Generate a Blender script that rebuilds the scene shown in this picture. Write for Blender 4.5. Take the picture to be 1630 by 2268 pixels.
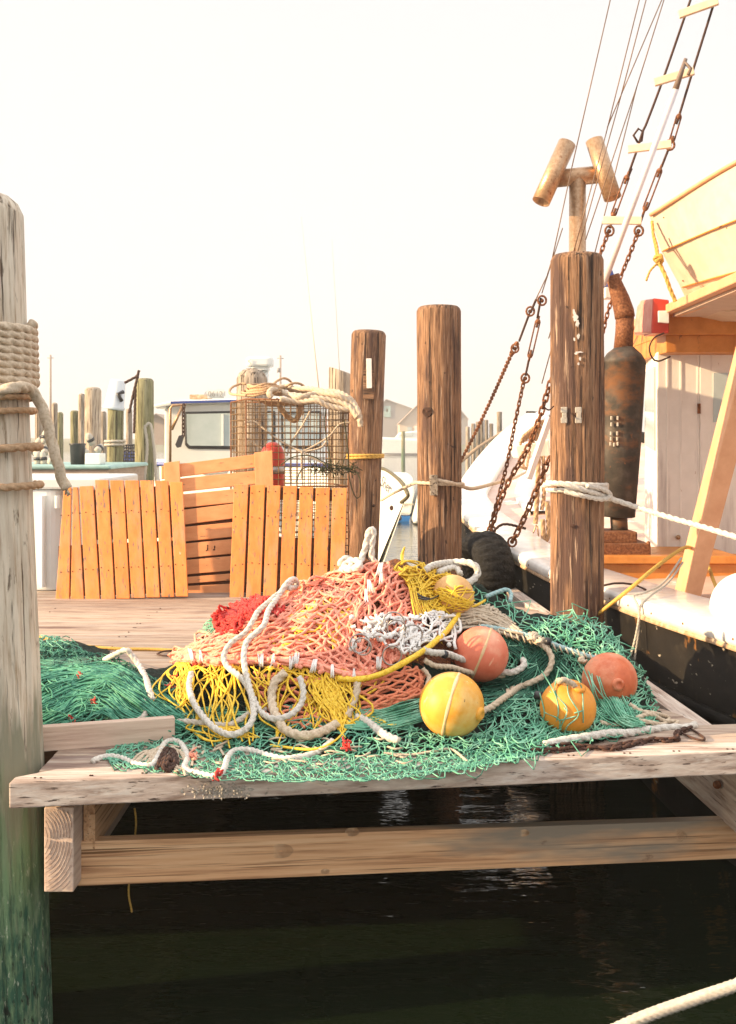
import bpy, math, random
import numpy as np
from mathutils import Vector, Matrix, noise as mnoise
random.seed(7)
R = math.radians
for o in list(bpy.data.objects): bpy.data.objects.remove(o)
SC = bpy.context.scene
COL = SC.collection
# ---------------------------------------------------------------- camera, sky, sun, exposure
F, CX, HY, CZ = 2600.0, 815.0, 980.0, 0.95     # pixel scale of measurements taken on a 1630 x 2268 view; camera height over the deck
cam = bpy.data.cameras.new('camera'); camo = bpy.data.objects.new('camera', cam); COL.objects.link(camo)
camo.location = (0, 0, CZ); camo.rotation_euler = (R(90), 0, 0)
cam.sensor_fit = 'HORIZONTAL'; cam.sensor_width = 36; cam.lens = 36*F/1630
cam.shift_y = (HY-1134)/1630; cam.clip_start = 0.05; cam.clip_end = 3000
cam.dof.use_dof = True; cam.dof.focus_distance = 4.3; cam.dof.aperture_fstop = 20
SC.camera = camo
SUN_EL, SUN_AZ = R(17), R(-103)                 # azimuth measured from +Y (away from the camera) towards +X
w = bpy.data.worlds.new('World'); SC.world = w; w.use_nodes = True
nt = w.node_tree; nt.nodes.clear()
out = nt.nodes.new('ShaderNodeOutputWorld'); bg = nt.nodes.new('ShaderNodeBackground')
sky = nt.nodes.new('ShaderNodeTexSky'); sky.sky_type = 'NISHITA'; sky.sun_disc = False
sky.sun_elevation = SUN_EL; sky.sun_rotation = SUN_AZ; sky.air_density = 1.0; sky.dust_density = 4.0; sky.ozone_density = 1.0
mx = nt.nodes.new('ShaderNodeMixRGB'); mx.inputs[0].default_value = 0.92
wtc = nt.nodes.new('ShaderNodeTexCoord'); wsp = nt.nodes.new('ShaderNodeSeparateXYZ'); wrp = nt.nodes.new('ShaderNodeValToRGB'); nt.links.new(wtc.outputs['Generated'], wsp.inputs[0]); nt.links.new(wsp.outputs[2], wrp.inputs[0])
els = [(0.0, (6.4, 6.0, 5.75)), (.12, (6.3, 6.05, 5.85)), (.36, (5.85, 5.75, 5.65)), (.55, (9.6, 9.3, 8.9)), (1.0, (11.5, 11.2, 11.0))]   # hazy cream near the horizon; overhead raised out of view as added fill light
while len(wrp.color_ramp.elements) < len(els): wrp.color_ramp.elements.new(.5)
for q, (p_, c_) in zip(wrp.color_ramp.elements, els): q.position = p_; q.color = (c_[0]/13, c_[1]/13, c_[2]/13, 1)
wml = nt.nodes.new('ShaderNodeVectorMath'); wml.operation = 'SCALE'; wml.inputs['Scale'].default_value = 13; nt.links.new(wrp.outputs[0], wml.inputs[0]); nt.links.new(wml.outputs[0], mx.inputs[2])
nt.links.new(sky.outputs[0], mx.inputs[1]); nt.links.new(mx.outputs[0], bg.inputs[0]); bg.inputs[1].default_value = 0.075
nt.links.new(bg.outputs[0], out.inputs[0])
sl = bpy.data.lights.new('sun', 'SUN'); sl.energy = 4.6; sl.angle = R(0.6); sl.color = (1, 0.72, 0.42)
so = bpy.data.objects.new('sun', sl); COL.objects.link(so)
sd = Vector((math.sin(SUN_AZ)*math.cos(SUN_EL), math.cos(SUN_AZ)*math.cos(SUN_EL), math.sin(SUN_EL)))
so.rotation_euler = sd.to_track_quat('Z', 'Y').to_euler(); so.location = sd*30
SC.view_settings.view_transform = 'Standard'; SC.view_settings.look = 'None'; SC.view_settings.gamma = 1
SC.view_settings.exposure = 1.25

# ---------------------------------------------------------------- helpers
def P(x, y, D): return Vector(((x-CX)*D/F, D, CZ-(y-HY)*D/F))
WM = {}
class MB:
    def __init__(s): s.v = []; s.f = []; s.sm = []
    def add(s, vs, fs, smooth=False):
        n = len(s.v); s.v.extend(vs)
        s.f.extend([tuple(i+n for i in f) for f in fs]); s.sm.extend([smooth]*len(fs)); return s
    def box(s, M, sx, sy, sz):
        vs = [M @ Vector((x*sx/2, y*sy/2, z*sz/2)) for x in (-1,1) for y in (-1,1) for z in (-1,1)]
        return s.add(vs, [(0,1,3,2),(4,6,7,5),(0,4,5,1),(2,3,7,6),(0,2,6,4),(1,5,7,3)])
    def slab(s, pts, vec):
        n = len(pts); vs = list(pts)+[p+vec for p in pts]
        return s.add(vs, [tuple(range(n))[::-1], tuple(range(n, 2*n))]+[(i, (i+1)%n, n+(i+1)%n, n+i) for i in range(n)])
    def build(s, name, mat, parent=None, M=None, bevel=0):
        if not s.v: return None
        if M is None:
            a = np.array([tuple(p) for p in s.v]); lo = a.min(0); hi = a.max(0)
            M = Matrix.Translation(((lo[0]+hi[0])/2, (lo[1]+hi[1])/2, lo[2]))
        Mi = M.inverted(); me = bpy.data.meshes.new(name)
        me.from_pydata([Mi @ Vector(p) for p in s.v], [], s.f)
        me.polygons.foreach_set('use_smooth', s.sm); me.materials.append(mat); me.update()
        o = bpy.data.objects.new(name, me); COL.objects.link(o)
        if parent is not None:
            o.parent = parent; o.matrix_parent_inverse = WM[parent.name].inverted()
        o.matrix_basis = M; WM[o.name] = M.copy()
        if bevel:
            b = o.modifiers.new('bevel', 'BEVEL'); b.width = bevel; b.segments = 2; b.limit_method = 'ANGLE'; b.angle_limit = R(40)
        return o
def root(name, loc, label, cat, group=None):
    o = bpy.data.objects.new(name, None); COL.objects.link(o); o.location = loc; o.empty_display_size = .1
    WM[o.name] = Matrix.Translation(loc); return tag(o, label, cat, group)
def tag(o, label, cat, group=None):
    o['label'] = label; o['category'] = cat
    if group: o['group'] = group
    return o
def frame(p0, p1, up=Vector((0, 0, 1))):
    x = (p1-p0).normalized(); y = up.cross(x)
    if y.length < 1e-4: y = Vector((0, 1, 0)).cross(x)
    y.normalize(); z = x.cross(y)
    M = Matrix((x, y, z)).transposed().to_4x4(); M.translation = (p0+p1)/2; return M
def beam(p0, p1, wy, hz, name, mat, parent=None, up=Vector((0, 0, 1)), bevel=.003):
    M = frame(p0, p1, up); return MB().box(M, (p1-p0).length, wy, hz).build(name, mat, parent, M, bevel)
def spline(pts, step):
    """Catmull-Rom through pts, about one sample per step"""
    pts = [Vector(p) for p in pts]
    if len(pts) < 3:
        n = max(1, int((pts[-1]-pts[0]).length/step)); return [pts[0].lerp(pts[-1], i/n) for i in range(n+1)]
    q = [pts[0]*2-pts[1]]+pts+[pts[-1]*2-pts[-2]]; res = []
    for i in range(1, len(q)-2):
        a, b, c, d = q[i-1:i+3]; n = max(1, int((c-b).length/step))
        for k in range(n):
            t = k/n; res.append(.5*((2*b)+(c-a)*t+(2*a-5*b+4*c-d)*t*t+(3*b-a-3*c+d)*t**3))
    res.append(pts[-1]); return res
def frames(c):
    T = []; n = len(c)
    for i in range(n):
        t = c[min(i+1, n-1)]-c[max(i-1, 0)]
        T.append(t.normalized() if t.length > 1e-9 else Vector((0, 0, 1)))
    a = Vector((0, 0, 1)) if abs(T[0].z) < .9 else Vector((0, 1, 0))
    U = (a-T[0]*a.dot(T[0])).normalized(); out = []
    for t in T:
        U = U-t*U.dot(t)
        U = U.normalized() if U.length > 1e-6 else t.orthogonal().normalized()
        out.append((t, U, t.cross(U)))
    return out
def tube(mb, c, r, n=6, rf=None, cap=True, closed=False):
    fr = frames(c); vs = []; fs = []
    for i, (p, (t, u, v)) in enumerate(zip(c, fr)):
        for k in range(n):
            a = 2*math.pi*k/n; rr = rf(i, a) if rf else (r[i] if isinstance(r, list) else r)
            vs.append(p+(u*math.cos(a)+v*math.sin(a))*rr)
    m = len(c)
    for i in range(m-1 if not closed else m):
        for k in range(n):
            j = (i+1) % m; fs.append((i*n+k, i*n+(k+1)%n, j*n+(k+1)%n, j*n+k))
    if cap and not closed: fs += [tuple(range(n))[::-1], tuple(range((m-1)*n, m*n))]
    mb.add(vs, fs, True)
def rope(mb, pts, r, lay=9.5, strands=3, n=15, taper=False):
    c = spline(pts, r*.5); L = [0]
    for i in range(1, len(c)): L.append(L[-1]+(c[i]-c[i-1]).length)
    def rf(i, a):
        ph = L[i]/(lay*r)*2*math.pi
        return r*(.58+.47*abs(math.cos(strands/2*(a-ph)))**.7)
    tube(mb, c, r, n, rf)
def cyl(mb, p0, p1, r0, r1=None, n=20):
    r1 = r0 if r1 is None else r1; tube(mb, [p0, p1], [r0, r1], n)
def lathe(mb, prof, M, n=28, smooth=True):
    vs = []; fs = []
    for r, z in prof:
        for k in range(n):
            a = 2*math.pi*k/n; vs.append(M @ Vector((r*math.cos(a), r*math.sin(a), z)))
    for i in range(len(prof)-1):
        for k in range(n): fs.append((i*n+k, i*n+(k+1)%n, (i+1)*n+(k+1)%n, (i+1)*n+k))
    fs += [tuple(range(n))[::-1], tuple(range((len(prof)-1)*n, len(prof)*n))]
    mb.add(vs, fs, smooth)
def sphere(mb, c, r, sx=1, sy=1, sz=1, M=None, nu=32, nv=20):
    M = M or Matrix(); vs = []; fs = []
    for j in range(nv+1):
        th = math.pi*j/nv
        for i in range(nu):
            a = 2*math.pi*i/nu
            vs.append(c+M @ Vector((r*sx*math.sin(th)*math.cos(a), r*sy*math.sin(th)*math.sin(a), r*sz*math.cos(th))))
    for j in range(nv):
        for i in range(nu): fs.append((j*nu+i, (j+1)*nu+i, (j+1)*nu+(i+1)%nu, j*nu+(i+1)%nu))
    mb.add(vs, fs, True)
def chain(mb, pts, wire, L, W=None):
    """oval links along a path"""
    W = W or L*.62; pitch = L-2*wire; c = spline(pts, pitch); d = [0]
    for i in range(1, len(c)): d.append(d[-1]+(c[i]-c[i-1]).length)
    n = max(1, int(d[-1]/pitch)); k = 0
    for i in range(n+1):
        s = i*pitch
        while k < len(c)-2 and d[k+1] < s: k += 1
        t = (s-d[k])/max(1e-6, d[k+1]-d[k]); p = c[k].lerp(c[k+1], t); T = (c[k+1]-c[k]).normalized()
        a = Vector((0, 1, 0)) if abs(T.y) < .8 else Vector((1, 0, 0)); U = (a-T*a.dot(T)).normalized(); V = T.cross(U)
        ang = (i % 2)*R(90)+R(35)+random.uniform(-.2, .2); S = U*math.cos(ang)+V*math.sin(ang)
        hw = W/2-wire/2; hl = L/2-wire/2-hw; loop = []
        for q in range(12):
            a = 2*math.pi*q/12; loop.append(p+S*(hw*math.sin(a))+T*(hw*math.cos(a)+(hl if math.cos(a) > 0 else -hl)))
        tube(mb, loop, wire/2, 6, closed=True)
# ---------------------------------------------------------------- materials
def mk(name, cols, sc=(1, 1, 1), ns=5.0, detail=6, rough=.7, metal=0, bump=.25, bsc=None, layers=(), spec=.5, coat=0, dist=0.0, rnd=0.06):
    m = bpy.data.materials.new(name); m.use_nodes = True; t = m.node_tree; N = t.nodes; Lk = t.links.new
    b = N['Principled BSDF']; b.inputs['Roughness'].default_value = rough; b.inputs['Metallic'].default_value = metal
    b.inputs['Specular IOR Level'].default_value = spec; b.inputs['Coat Weight'].default_value = coat
    tc = N.new('ShaderNodeTexCoord'); oi = N.new('ShaderNodeObjectInfo')
    ad = N.new('ShaderNodeVectorMath'); ad.operation = 'ADD'; ml = N.new('ShaderNodeMath'); ml.operation = 'MULTIPLY'; ml.inputs[1].default_value = 37
    Lk(oi.outputs['Random'], ml.inputs[0]); Lk(tc.outputs['Object'], ad.inputs[0]); Lk(ml.outputs[0], ad.inputs[1])
    def noise(s, scale, det, distortion=0.0):
        mp = N.new('ShaderNodeMapping'); mp.inputs['Scale'].default_value = s; Lk(ad.outputs[0], mp.inputs[0])
        nz = N.new('ShaderNodeTexNoise'); nz.inputs['Scale'].default_value = scale; nz.inputs['Detail'].default_value = det
        nz.inputs['Roughness'].default_value = .62; nz.inputs['Distortion'].default_value = distortion; Lk(mp.outputs[0], nz.inputs['Vector']); return nz.outputs['Fac']
    def ramp(inp, els):
        r = N.new('ShaderNodeValToRGB'); Lk(inp, r.inputs[0]); e = r.color_ramp.elements
        while len(e) < len(els): e.new(.5)
        for q, (p, c) in zip(e, els): q.position = p; q.color = (*c, 1) if len(c) == 3 else c
        return r.outputs[0]
    n0 = noise(sc, ns, detail, dist); col = ramp(n0, cols); hgt = n0
    for ly in layers:
        c, s, scale, lo, hi = ly[:5]
        if len(ly) > 5 and ly[5] is not None:            # limited to a band of world heights: (low, high, feather)
            g = N.new('ShaderNodeNewGeometry'); sp = N.new('ShaderNodeSeparateXYZ'); Lk(g.outputs['Position'], sp.inputs[0])
            z0, z1, fe = ly[5]; mr = N.new('ShaderNodeMapRange'); mr.inputs[1].default_value = z1+fe; mr.inputs[2].default_value = z1-fe
            sh = N.new('ShaderNodeMath'); sh.operation = 'MULTIPLY_ADD'; nn = noise(s, scale, 5); Lk(nn, sh.inputs[0]); sh.inputs[1].default_value = -1.0; Lk(sp.outputs[2], sh.inputs[2])
            Lk(sh.outputs[0], mr.inputs[0]); mr.inputs[1].default_value -= .5; mr.inputs[2].default_value -= .5
            f2 = ramp(noise(s, scale*1.7, 6), [(lo, (0, 0, 0)), (hi, (1, 1, 1))]); mu = N.new('ShaderNodeMath'); mu.operation = 'MULTIPLY'
            Lk(f2, mu.inputs[0]); Lk(mr.outputs[0], mu.inputs[1]); fac = mu.outputs[0]
        else:
            fac = ramp(noise(s, scale, 5), [(lo, (0, 0, 0)), (hi, (1, 1, 1))])
        x = N.new('ShaderNodeMixRGB'); Lk(fac, x.inputs[0]); Lk(col, x.inputs[1]); x.inputs[2].default_value = (*c, 1); col = x.outputs[0]
        if len(ly) > 6 and ly[6]:                         # the layer is sunk into the surface
            sb = N.new('ShaderNodeMath'); sb.operation = 'MULTIPLY_ADD'; Lk(fac, sb.inputs[0]); sb.inputs[1].default_value = -ly[6]; Lk(hgt, sb.inputs[2]); hgt = sb.outputs[0]
    if rnd:
        hs = N.new('ShaderNodeHueSaturation'); mr = N.new('ShaderNodeMapRange'); Lk(oi.outputs['Random'], mr.inputs[0])
        mr.inputs[3].default_value = 1-rnd*2; mr.inputs[4].default_value = 1+rnd*2; Lk(mr.outputs[0], hs.inputs['Value']); Lk(col, hs.inputs['Color']); col = hs.outputs[0]
    Lk(col, b.inputs['Base Color'])
    if bump:
        bp = N.new('ShaderNodeBump'); bp.inputs['Strength'].default_value = bump; bp.inputs['Distance'].default_value = bsc or .004
        Lk(hgt, bp.inputs['Height']); Lk(bp.outputs[0], b.inputs['Normal'])
    return m
def two(a, b, lo=.35, hi=.65): return [(lo, a), (hi, b)]
GX = (1.2, 14, 14); GZ = (14, 14, 1.0)
M = {}
M['deck'] = mk('weathered_deck', [(.3, (.17, .105, .085)), (.5, (.36, .27, .21)), (.7, (.46, .37, .29))], GX, 4, rough=.85, bump=.6, rnd=.09,
    layers=[((.05, .03, .028), (.8, 26, 26), 5, .62, .7, None, .5), ((.42, .36, .32), (.5, 8, 8), 2, .52, .68), ((.11, .055, .045), (.6, 3, 3), 2.2, .56, .72)])
M['shade_wood'] = mk('shade_dark_wood', [(.3, (.05, .022, .010)), (.7, (.11, .05, .022))], GX, 4, rough=.9, bump=.3)  # dark tone stands for shade in slat gaps; hidden joists share it
M['edge'] = mk('weathered_edge_board', [(.3, (.26, .18, .14)), (.5, (.52, .42, .36)), (.68, (.68, .60, .53))], (1.0, 12, 12), 4, rough=.85, bump=.7, rnd=0,
    layers=[((.07, .045, .038), (.7, 24, 24), 4.5, .61, .68, None, .6), ((.16, .065, .04), (1.3, 3, 3), 2.6, .6, .7), ((.65, .60, .55), (1, 10, 10), 3, .58, .68)])
M['beam'] = mk('fresh_beam', [(.3, (.32, .15, .07)), (.48, (.62, .36, .19)), (.7, (.74, .50, .30))], (.5, 16, 16), 3.2, rough=.8, bump=.4, dist=.6, rnd=.04,
    layers=[((.19, .09, .035), (.35, 30, 30), 4, .57, .66, None, .4), ((.26, .22, .17), (.4, 2, 2), 1.6, .5, .6), ((.10, .045, .02), (1.6, 3, 3), 3, .66, .74)])
M['endgrain'] = mk('end_grain', [(.4, (.22, .16, .14)), (.6, (.38, .31, .28))], (8, 1, 1), 6, rough=.85, bump=.4)
CR = ((.03, .015, .01), (26, 26, .7), 2.2, .56, .63, None, .9)
M['pile'] = mk('brown_pile', [(.3, (.075, .034, .02)), (.48, (.22, .115, .062)), (.68, (.38, .23, .135))], (42, 42, 2.2), 3.0, detail=8, rough=.88, bump=1, bsc=.008,
    layers=[CR, ((.085, .045, .034), (5, 5, 1.0), 1.3, .50, .62), ((.04, .022, .016), (9, 9, 6), 2.2, .66, .70, None, .5), ((.42, .30, .22), (20, 20, 1), 3, .6, .68)], rnd=.03)
M['pile_green'] = mk('green_pile', [(.3, (.10, .10, .05)), (.5, (.23, .22, .12)), (.7, (.34, .32, .20))], (10, 10, .9), 3.4, rough=.9, bump=.9, bsc=.008,
    layers=[CR, ((.05, .13, .07), (5, 5, 1), 3, .3, .55, (-2, .45, .25))], rnd=.08)
M['pile_grey'] = mk('grey_pile', [(.3, (.16, .13, .10)), (.5, (.34, .28, .22)), (.7, (.46, .40, .33))], (10, 10, .9), 3.4, rough=.9, bump=.9, bsc=.008, layers=[CR], rnd=.12)
M['pile_near'] = mk('pale_pile', [(.3, (.36, .28, .21)), (.5, (.62, .55, .45)), (.7, (.74, .68, .58))], (9, 9, .8), 3.0, rough=.9, bump=.9, bsc=.006, rnd=0,
    layers=[((.10, .07, .05), (26, 26, .8), 1.8, .59, .64, None, .9), ((.14, .10, .07), (16, 16, 4), 2.2, .60, .68), ((.36, .27, .18), (40, 40, 3), 2, .5, .7), ((.22, .22, .16), (5, 5, .6), 2, .2, .5, (-3, .16, .06)),
            ((.15, .25, .13), (7, 7, 1), 2.4, .2, .5, (-3, -.12, .12)), ((.03, .10, .06), (14, 14, 3), 3, .35, .55, (-3, -.42, .12), .5), ((.50, .54, .42), (16, 16, 5), 3, .60, .68, (-3, -.35, .12)), ((.012, .02, .012), (12, 12, 5), 3, .55, .64, (-3, -.55, .12), .6)])
M['orange'] = mk('orange_paint', [(.35, (.72, .225, .045)), (.65, (.86, .305, .075))], (2, 5, 5), 4, rough=.55, bump=.25,
    layers=[((.62, .30, .15), (2, 7, 7), 2, .48, .70), ((.26, .16, .11), (6, 26, 14), 2.6, .605, .63, None, .35), ((.75, .6, .45), (12, 22, 14), 2.6, .72, .735), ((.20, .10, .06), (5, 16, 9), 5.5, .695, .72, None, .3)], rnd=.03)
M['orange_back'] = mk('faded_orange_paint', [(.35, (.74, .29, .11)), (.65, (.84, .37, .16))], (2, 5, 5), 4, rough=.6, bump=.2,
    layers=[((.20, .11, .07), (4, 22, 14), 3, .67, .69, None, .3)], rnd=.02)
M['boat_orange'] = mk('buff_orange_paint', [(.35, (.50, .18, .03)), (.65, (.66, .27, .06))], (3, 3, 3), 3, rough=.5, bump=.12,
    layers=[((.16, .05, .015), (5, 5, 2), 4, .64, .7)], rnd=.02)
M['buff'] = mk('buff_paint', [(.35, (.60, .30, .155)), (.65, (.70, .38, .21))], (3, 3, 3), 3, rough=.5, bump=.08, layers=[((.45, .2, .06), (6, 6, 3), 3, .7, .76)], rnd=.02)
M['cream'] = mk('cream_paint', [(.35, (.60, .47, .36)), (.65, (.68, .55, .43))], (3, 3, 3), 3, rough=.4, bump=.05, layers=[((.5, .33, .15), (9, 9, 9), 6, .74, .77)], rnd=0)
M['white'] = mk('white_paint', [(.35, (.82, .79, .74)), (.65, (.89, .86, .81))], (3, 3, 3), 3, rough=.4, bump=.05,
    layers=[((.38, .24, .16), (8, 8, 2.5), 5, .71, .76), ((.62, .58, .55), (6, 6, .6), 2, .55, .7)], rnd=.02)
M['rail'] = mk('white_rail', [(.35, (.70, .68, .66)), (.65, (.85, .83, .80))], (3, 3, 3), 3, rough=.22, bump=.05, layers=[((.45, .30, .2), (8, 8, 8), 4, .68, .76)], rnd=0)
M['pinkdeck'] = mk('pale_deck', [(.35, (.60, .41, .33)), (.65, (.70, .53, .44))], (2, 2, 2), 2, rough=.5, bump=.05, layers=[((.85, .85, .82), (2, 2, 2), 2, .62, .66)], rnd=0)
M['hull'] = mk('black_hull', [(.35, (.005, .0045, .004)), (.65, (.016, .013, .010))], (1.2, 1.2, 3), 2, rough=.75, bump=.3, bsc=.006, rnd=0, spec=.15,
    layers=[((.30, .13, .03), (1.3, 1.3, 1.3), 1.7, .585, .64), ((.30, .26, .20), (2, 2, 5), 5, .66, .69), ((.035, .028, .02), (2, 2, 2), 3, .58, .74)])
M['rubrail'] = mk('worn_rub_rail', [(.35, (.35, .20, .10)), (.65, (.6, .45, .3))], (3, 3, 3), 6, rough=.6, bump=.1)
M['boatwhite'] = mk('gelcoat_white', [(.3, (.74, .76, .74)), (.7, (.82, .83, .80))], (2, 2, 2), 2, rough=.3, bump=0, rnd=.02)
M['blue'] = mk('blue_paint', [(.3, (.03, .06, .28)), (.7, (.05, .09, .34))], (2, 2, 2), 2, rough=.4, bump=0)
M['bottomblue'] = mk('bottom_blue', [(.3, (.02, .14, .45)), (.7, (.03, .19, .52))], (2, 2, 2), 2, rough=.5, bump=0)
M['teal'] = mk('teal_paint', [(.3, (.20, .36, .35)), (.7, (.32, .48, .46))], (3, 3, 3), 3, rough=.5, bump=.1)
M['dark'] = mk('dark_trim', [(.3, (.02, .02, .025)), (.7, (.04, .04, .045))], rough=.4, bump=0)
M['olive'] = mk('dark_rub_strip', [(.3, (.07, .06, .03)), (.7, (.12, .10, .05))], rough=.6, bump=0)
M['glass'] = mk('cabin_glass', [(.3, (.38, .46, .46)), (.7, (.46, .53, .53))], rough=.06, bump=0, spec=.9, rnd=0)
M['galv'] = mk('galvanised_pipe', [(.3, (.34, .20, .11)), (.5, (.46, .29, .17)), (.7, (.54, .38, .25))], (5, 5, 5), 9, rough=.40, metal=.6, bump=.15,
    layers=[((.22, .09, .03), (6, 6, 4), 4, .6, .68), ((.30, .15, .07), (30, 30, 30), 4, .66, .7)], rnd=0)
M['muffler'] = mk('rusty_black_drum', [(.3, (.02, .017, .014)), (.5, (.05, .04, .032)), (.7, (.12, .10, .08))], (2, 2, 2), 3.5, rough=.65, metal=.2, bump=.5, rnd=0,
    layers=[((.19, .08, .03), (2.2, 2.2, 3.5), 2.2, .48, .66), ((.22, .09, .03), (7, 7, 4), 5, .66, .72)])
M['rust'] = mk('rusty_iron', [(.3, (.07, .025, .012)), (.5, (.20, .075, .03)), (.7, (.33, .15, .07))], (8, 8, 8), 8, rough=.75, metal=.3, bump=.5)
M['darkrust'] = mk('dark_rusty_iron', [(.3, (.03, .014, .01)), (.7, (.10, .045, .03))], (8, 8, 8), 8, rough=.8, metal=.2, bump=.5)
M['wire'] = mk('stay_wire', [(.3, (.16, .09, .05)), (.7, (.30, .19, .12))], rough=.5, metal=.5, bump=0)
M['rung'] = mk('painted_rung', [(.3, (.70, .52, .36)), (.7, (.80, .66, .50))], (4, 4, 4), 4, rough=.6, bump=.1)
M['pole'] = mk('lilac_white_pole', [(.3, (.60, .54, .56)), (.7, (.68, .62, .64))], rough=.45, bump=.05)
M['polegrey'] = mk('bare_pole_end', [(.3, (.13, .09, .07)), (.7, (.24, .18, .15))], rough=.6, bump=.1)
M['redlight'] = mk('red_paint', [(.3, (.48, .035, .02)), (.7, (.62, .06, .035))], (3, 3, 3), 4, rough=.35, bump=.05)
M['redlens'] = mk('faded_red_face', [(.3, (.66, .22, .17)), (.7, (.78, .38, .30))], (8, 8, 3), 5, rough=.3, bump=.05)
M['tyre'] = mk('black_rubber', [(.3, (.006, .006, .007)), (.6, (.018, .018, .019)), (.75, (.07, .07, .07))], (6, 6, 6), 9, rough=.8, bump=1, bsc=.01, spec=.3)
M['tan'] = mk('tan_rope', [(.3, (.36, .22, .12)), (.7, (.55, .38, .24))], (20, 20, 20), 8, rough=.9, bump=.6, bsc=.002)
M['cored'] = mk('combed_green_twine', [(.3, (.02, .14, .09)), (.5, (.06, .28, .185)), (.7, (.16, .42, .29))], (9, 9, 9), 6, rough=.7, bump=.3)
M['manila'] = mk('pale_rope', [(.3, (.40, .31, .21)), (.5, (.54, .44, .33)), (.7, (.64, .55, .43))], (20, 20, 20), 6, rough=.9, bump=.6, bsc=.002, rnd=.02,
    layers=[((.28, .20, .13), (12, 12, 12), 3, .64, .72)])
M['whiterope'] = mk('white_rope', [(.3, (.40, .36, .32)), (.5, (.60, .57, .52)), (.7, (.72, .69, .63))], (20, 20, 20), 6, rough=.85, bump=.5, bsc=.002, rnd=.03,
    layers=[((.40, .34, .27), (10, 10, 10), 2.5, .62, .72)])
M['greyrope'] = mk('grey_rope', [(.3, (.38, .34, .29)), (.7, (.60, .55, .47))], (20, 20, 20), 6, rough=.85, bump=.5, bsc=.002, rnd=.03)
M['whitecord'] = mk('white_cord', [(.3, (.60, .58, .56)), (.7, (.82, .80, .78))], (20, 20, 20), 6, rough=.8, bump=.2)
M['tauperope'] = mk('taupe_twine', [(.3, (.34, .27, .20)), (.7, (.54, .46, .36))], (20, 20, 20), 6, rough=.9, bump=.3)
M['bluerope'] = mk('blue_green_rope', [(.3, (.22, .38, .40)), (.5, (.34, .52, .54)), (.7, (.62, .64, .58))], (30, 30, 30), 4, rough=.85, bump=.4)
M['salmon'] = mk('salmon_twine', [(.3, (.68, .20, .13)), (.5, (.82, .33, .23)), (.7, (.88, .45, .34))], (14, 14, 14), 5, rough=.85, bump=.3, rnd=.02,
    layers=[((.88, .56, .44), (30, 30, 30), 3, .66, .75)])
M['salmon_low'] = mk('orange_twine', [(.3, (.60, .17, .09)), (.7, (.80, .31, .18))], (14, 14, 14), 5, rough=.85, bump=.3)
M['red'] = mk('red_twine', [(.3, (.50, .025, .02)), (.7, (.72, .06, .05))], (14, 14, 14), 5, rough=.8, bump=.3)
M['green'] = mk('green_twine', [(.3, (.05, .24, .15)), (.5, (.14, .42, .28)), (.7, (.33, .60, .45))], (5, 5, 5), 4, rough=.6, bump=.2, rnd=.05,
    layers=[((.30, .52, .36), (14, 14, 14), 3, .64, .74)])
M['green_lo'] = mk('shaded_green_twine', [(.3, (.008, .07, .045)), (.7, (.035, .20, .13))], (5, 5, 5), 4, rough=.65, bump=.2)  # green twine darkened: shade of the lower layers put into its colour
M['green_shade_mass'] = mk('packed_green_net_shade', [(.36, (.003, .008, .005)), (.54, (.004, .025, .016)), (.70, (.015, .09, .055))], (10, 26, 26), 6, detail=9, rough=.9, bump=1, bsc=.02, dist=1.5)  # near-black: shade between the strands put into the packed net's colour
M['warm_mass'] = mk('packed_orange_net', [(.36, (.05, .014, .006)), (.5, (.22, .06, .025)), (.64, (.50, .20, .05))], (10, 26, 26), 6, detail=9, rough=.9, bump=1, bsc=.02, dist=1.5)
M['yellow'] = mk('yellow_fibre', [(.3, (.50, .29, .015)), (.5, (.76, .50, .03)), (.7, (.86, .65, .09))], (20, 20, 20), 5, rough=.6, bump=.3)
M['goldrope'] = mk('gold_rope', [(.3, (.42, .24, .04)), (.7, (.62, .40, .09))], (20, 20, 20), 5, rough=.7, bump=.3)
SCR = lambda c: [(c, (3, 3, 3), 2.2, .50, .72), (c, (16, 16, 3), 2.2, .63, .67), ((.20, .10, .04), (20, 20, 5), 3, .68, .72), ((.30, .20, .10), (4, 4, 4), 3, .62, .85)]
M['ball_y'] = mk('yellow_float', [(.3, (.72, .31, .03)), (.7, (.84, .42, .055))], (5, 5, 5), 5, rough=.5, bump=.1, layers=SCR((.84, .62, .25)), rnd=0)
M['ball_o'] = mk('orange_float', [(.3, (.66, .15, .08)), (.7, (.76, .22, .13))], (5, 5, 5), 5, rough=.55, bump=.1, layers=SCR((.80, .42, .28)), rnd=0)
M['ball_o2'] = mk('red_orange_float', [(.3, (.52, .10, .035)), (.7, (.68, .17, .065))], (5, 5, 5), 5, rough=.55, bump=.12, layers=SCR((.75, .36, .22)), rnd=0)
M['ball_y2'] = mk('amber_float', [(.3, (.68, .25, .02)), (.7, (.80, .34, .045))], (5, 5, 5), 5, rough=.5, bump=.12, layers=[((.30, .15, .05), (20, 20, 5), 3, .69, .72)], rnd=0)
M['ball_t'] = mk('tan_float', [(.3, (.62, .33, .12)), (.7, (.74, .44, .18))], (5, 5, 5), 5, rough=.6, bump=.1, rnd=0)
M['seam'] = mk('moulded_seam', [(.3, (.70, .46, .22)), (.7, (.80, .60, .38))], (9, 9, 9), 8, rough=.7, bump=.2)
M['steelring'] = mk('steel_ring', [(.3, (.30, .27, .26)), (.7, (.46, .42, .40))], rough=.35, metal=.8, bump=0)
M['mesh'] = mk('trap_mesh', [(.3, (.10, .055, .02)), (.7, (.24, .14, .055))], (9, 9, 9), 9, rough=.55, metal=.2, bump=0)
M['weed'] = mk('dark_weed', [(.3, (.015, .02, .008)), (.7, (.05, .055, .02))], rough=.8, bump=.2)
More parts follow.
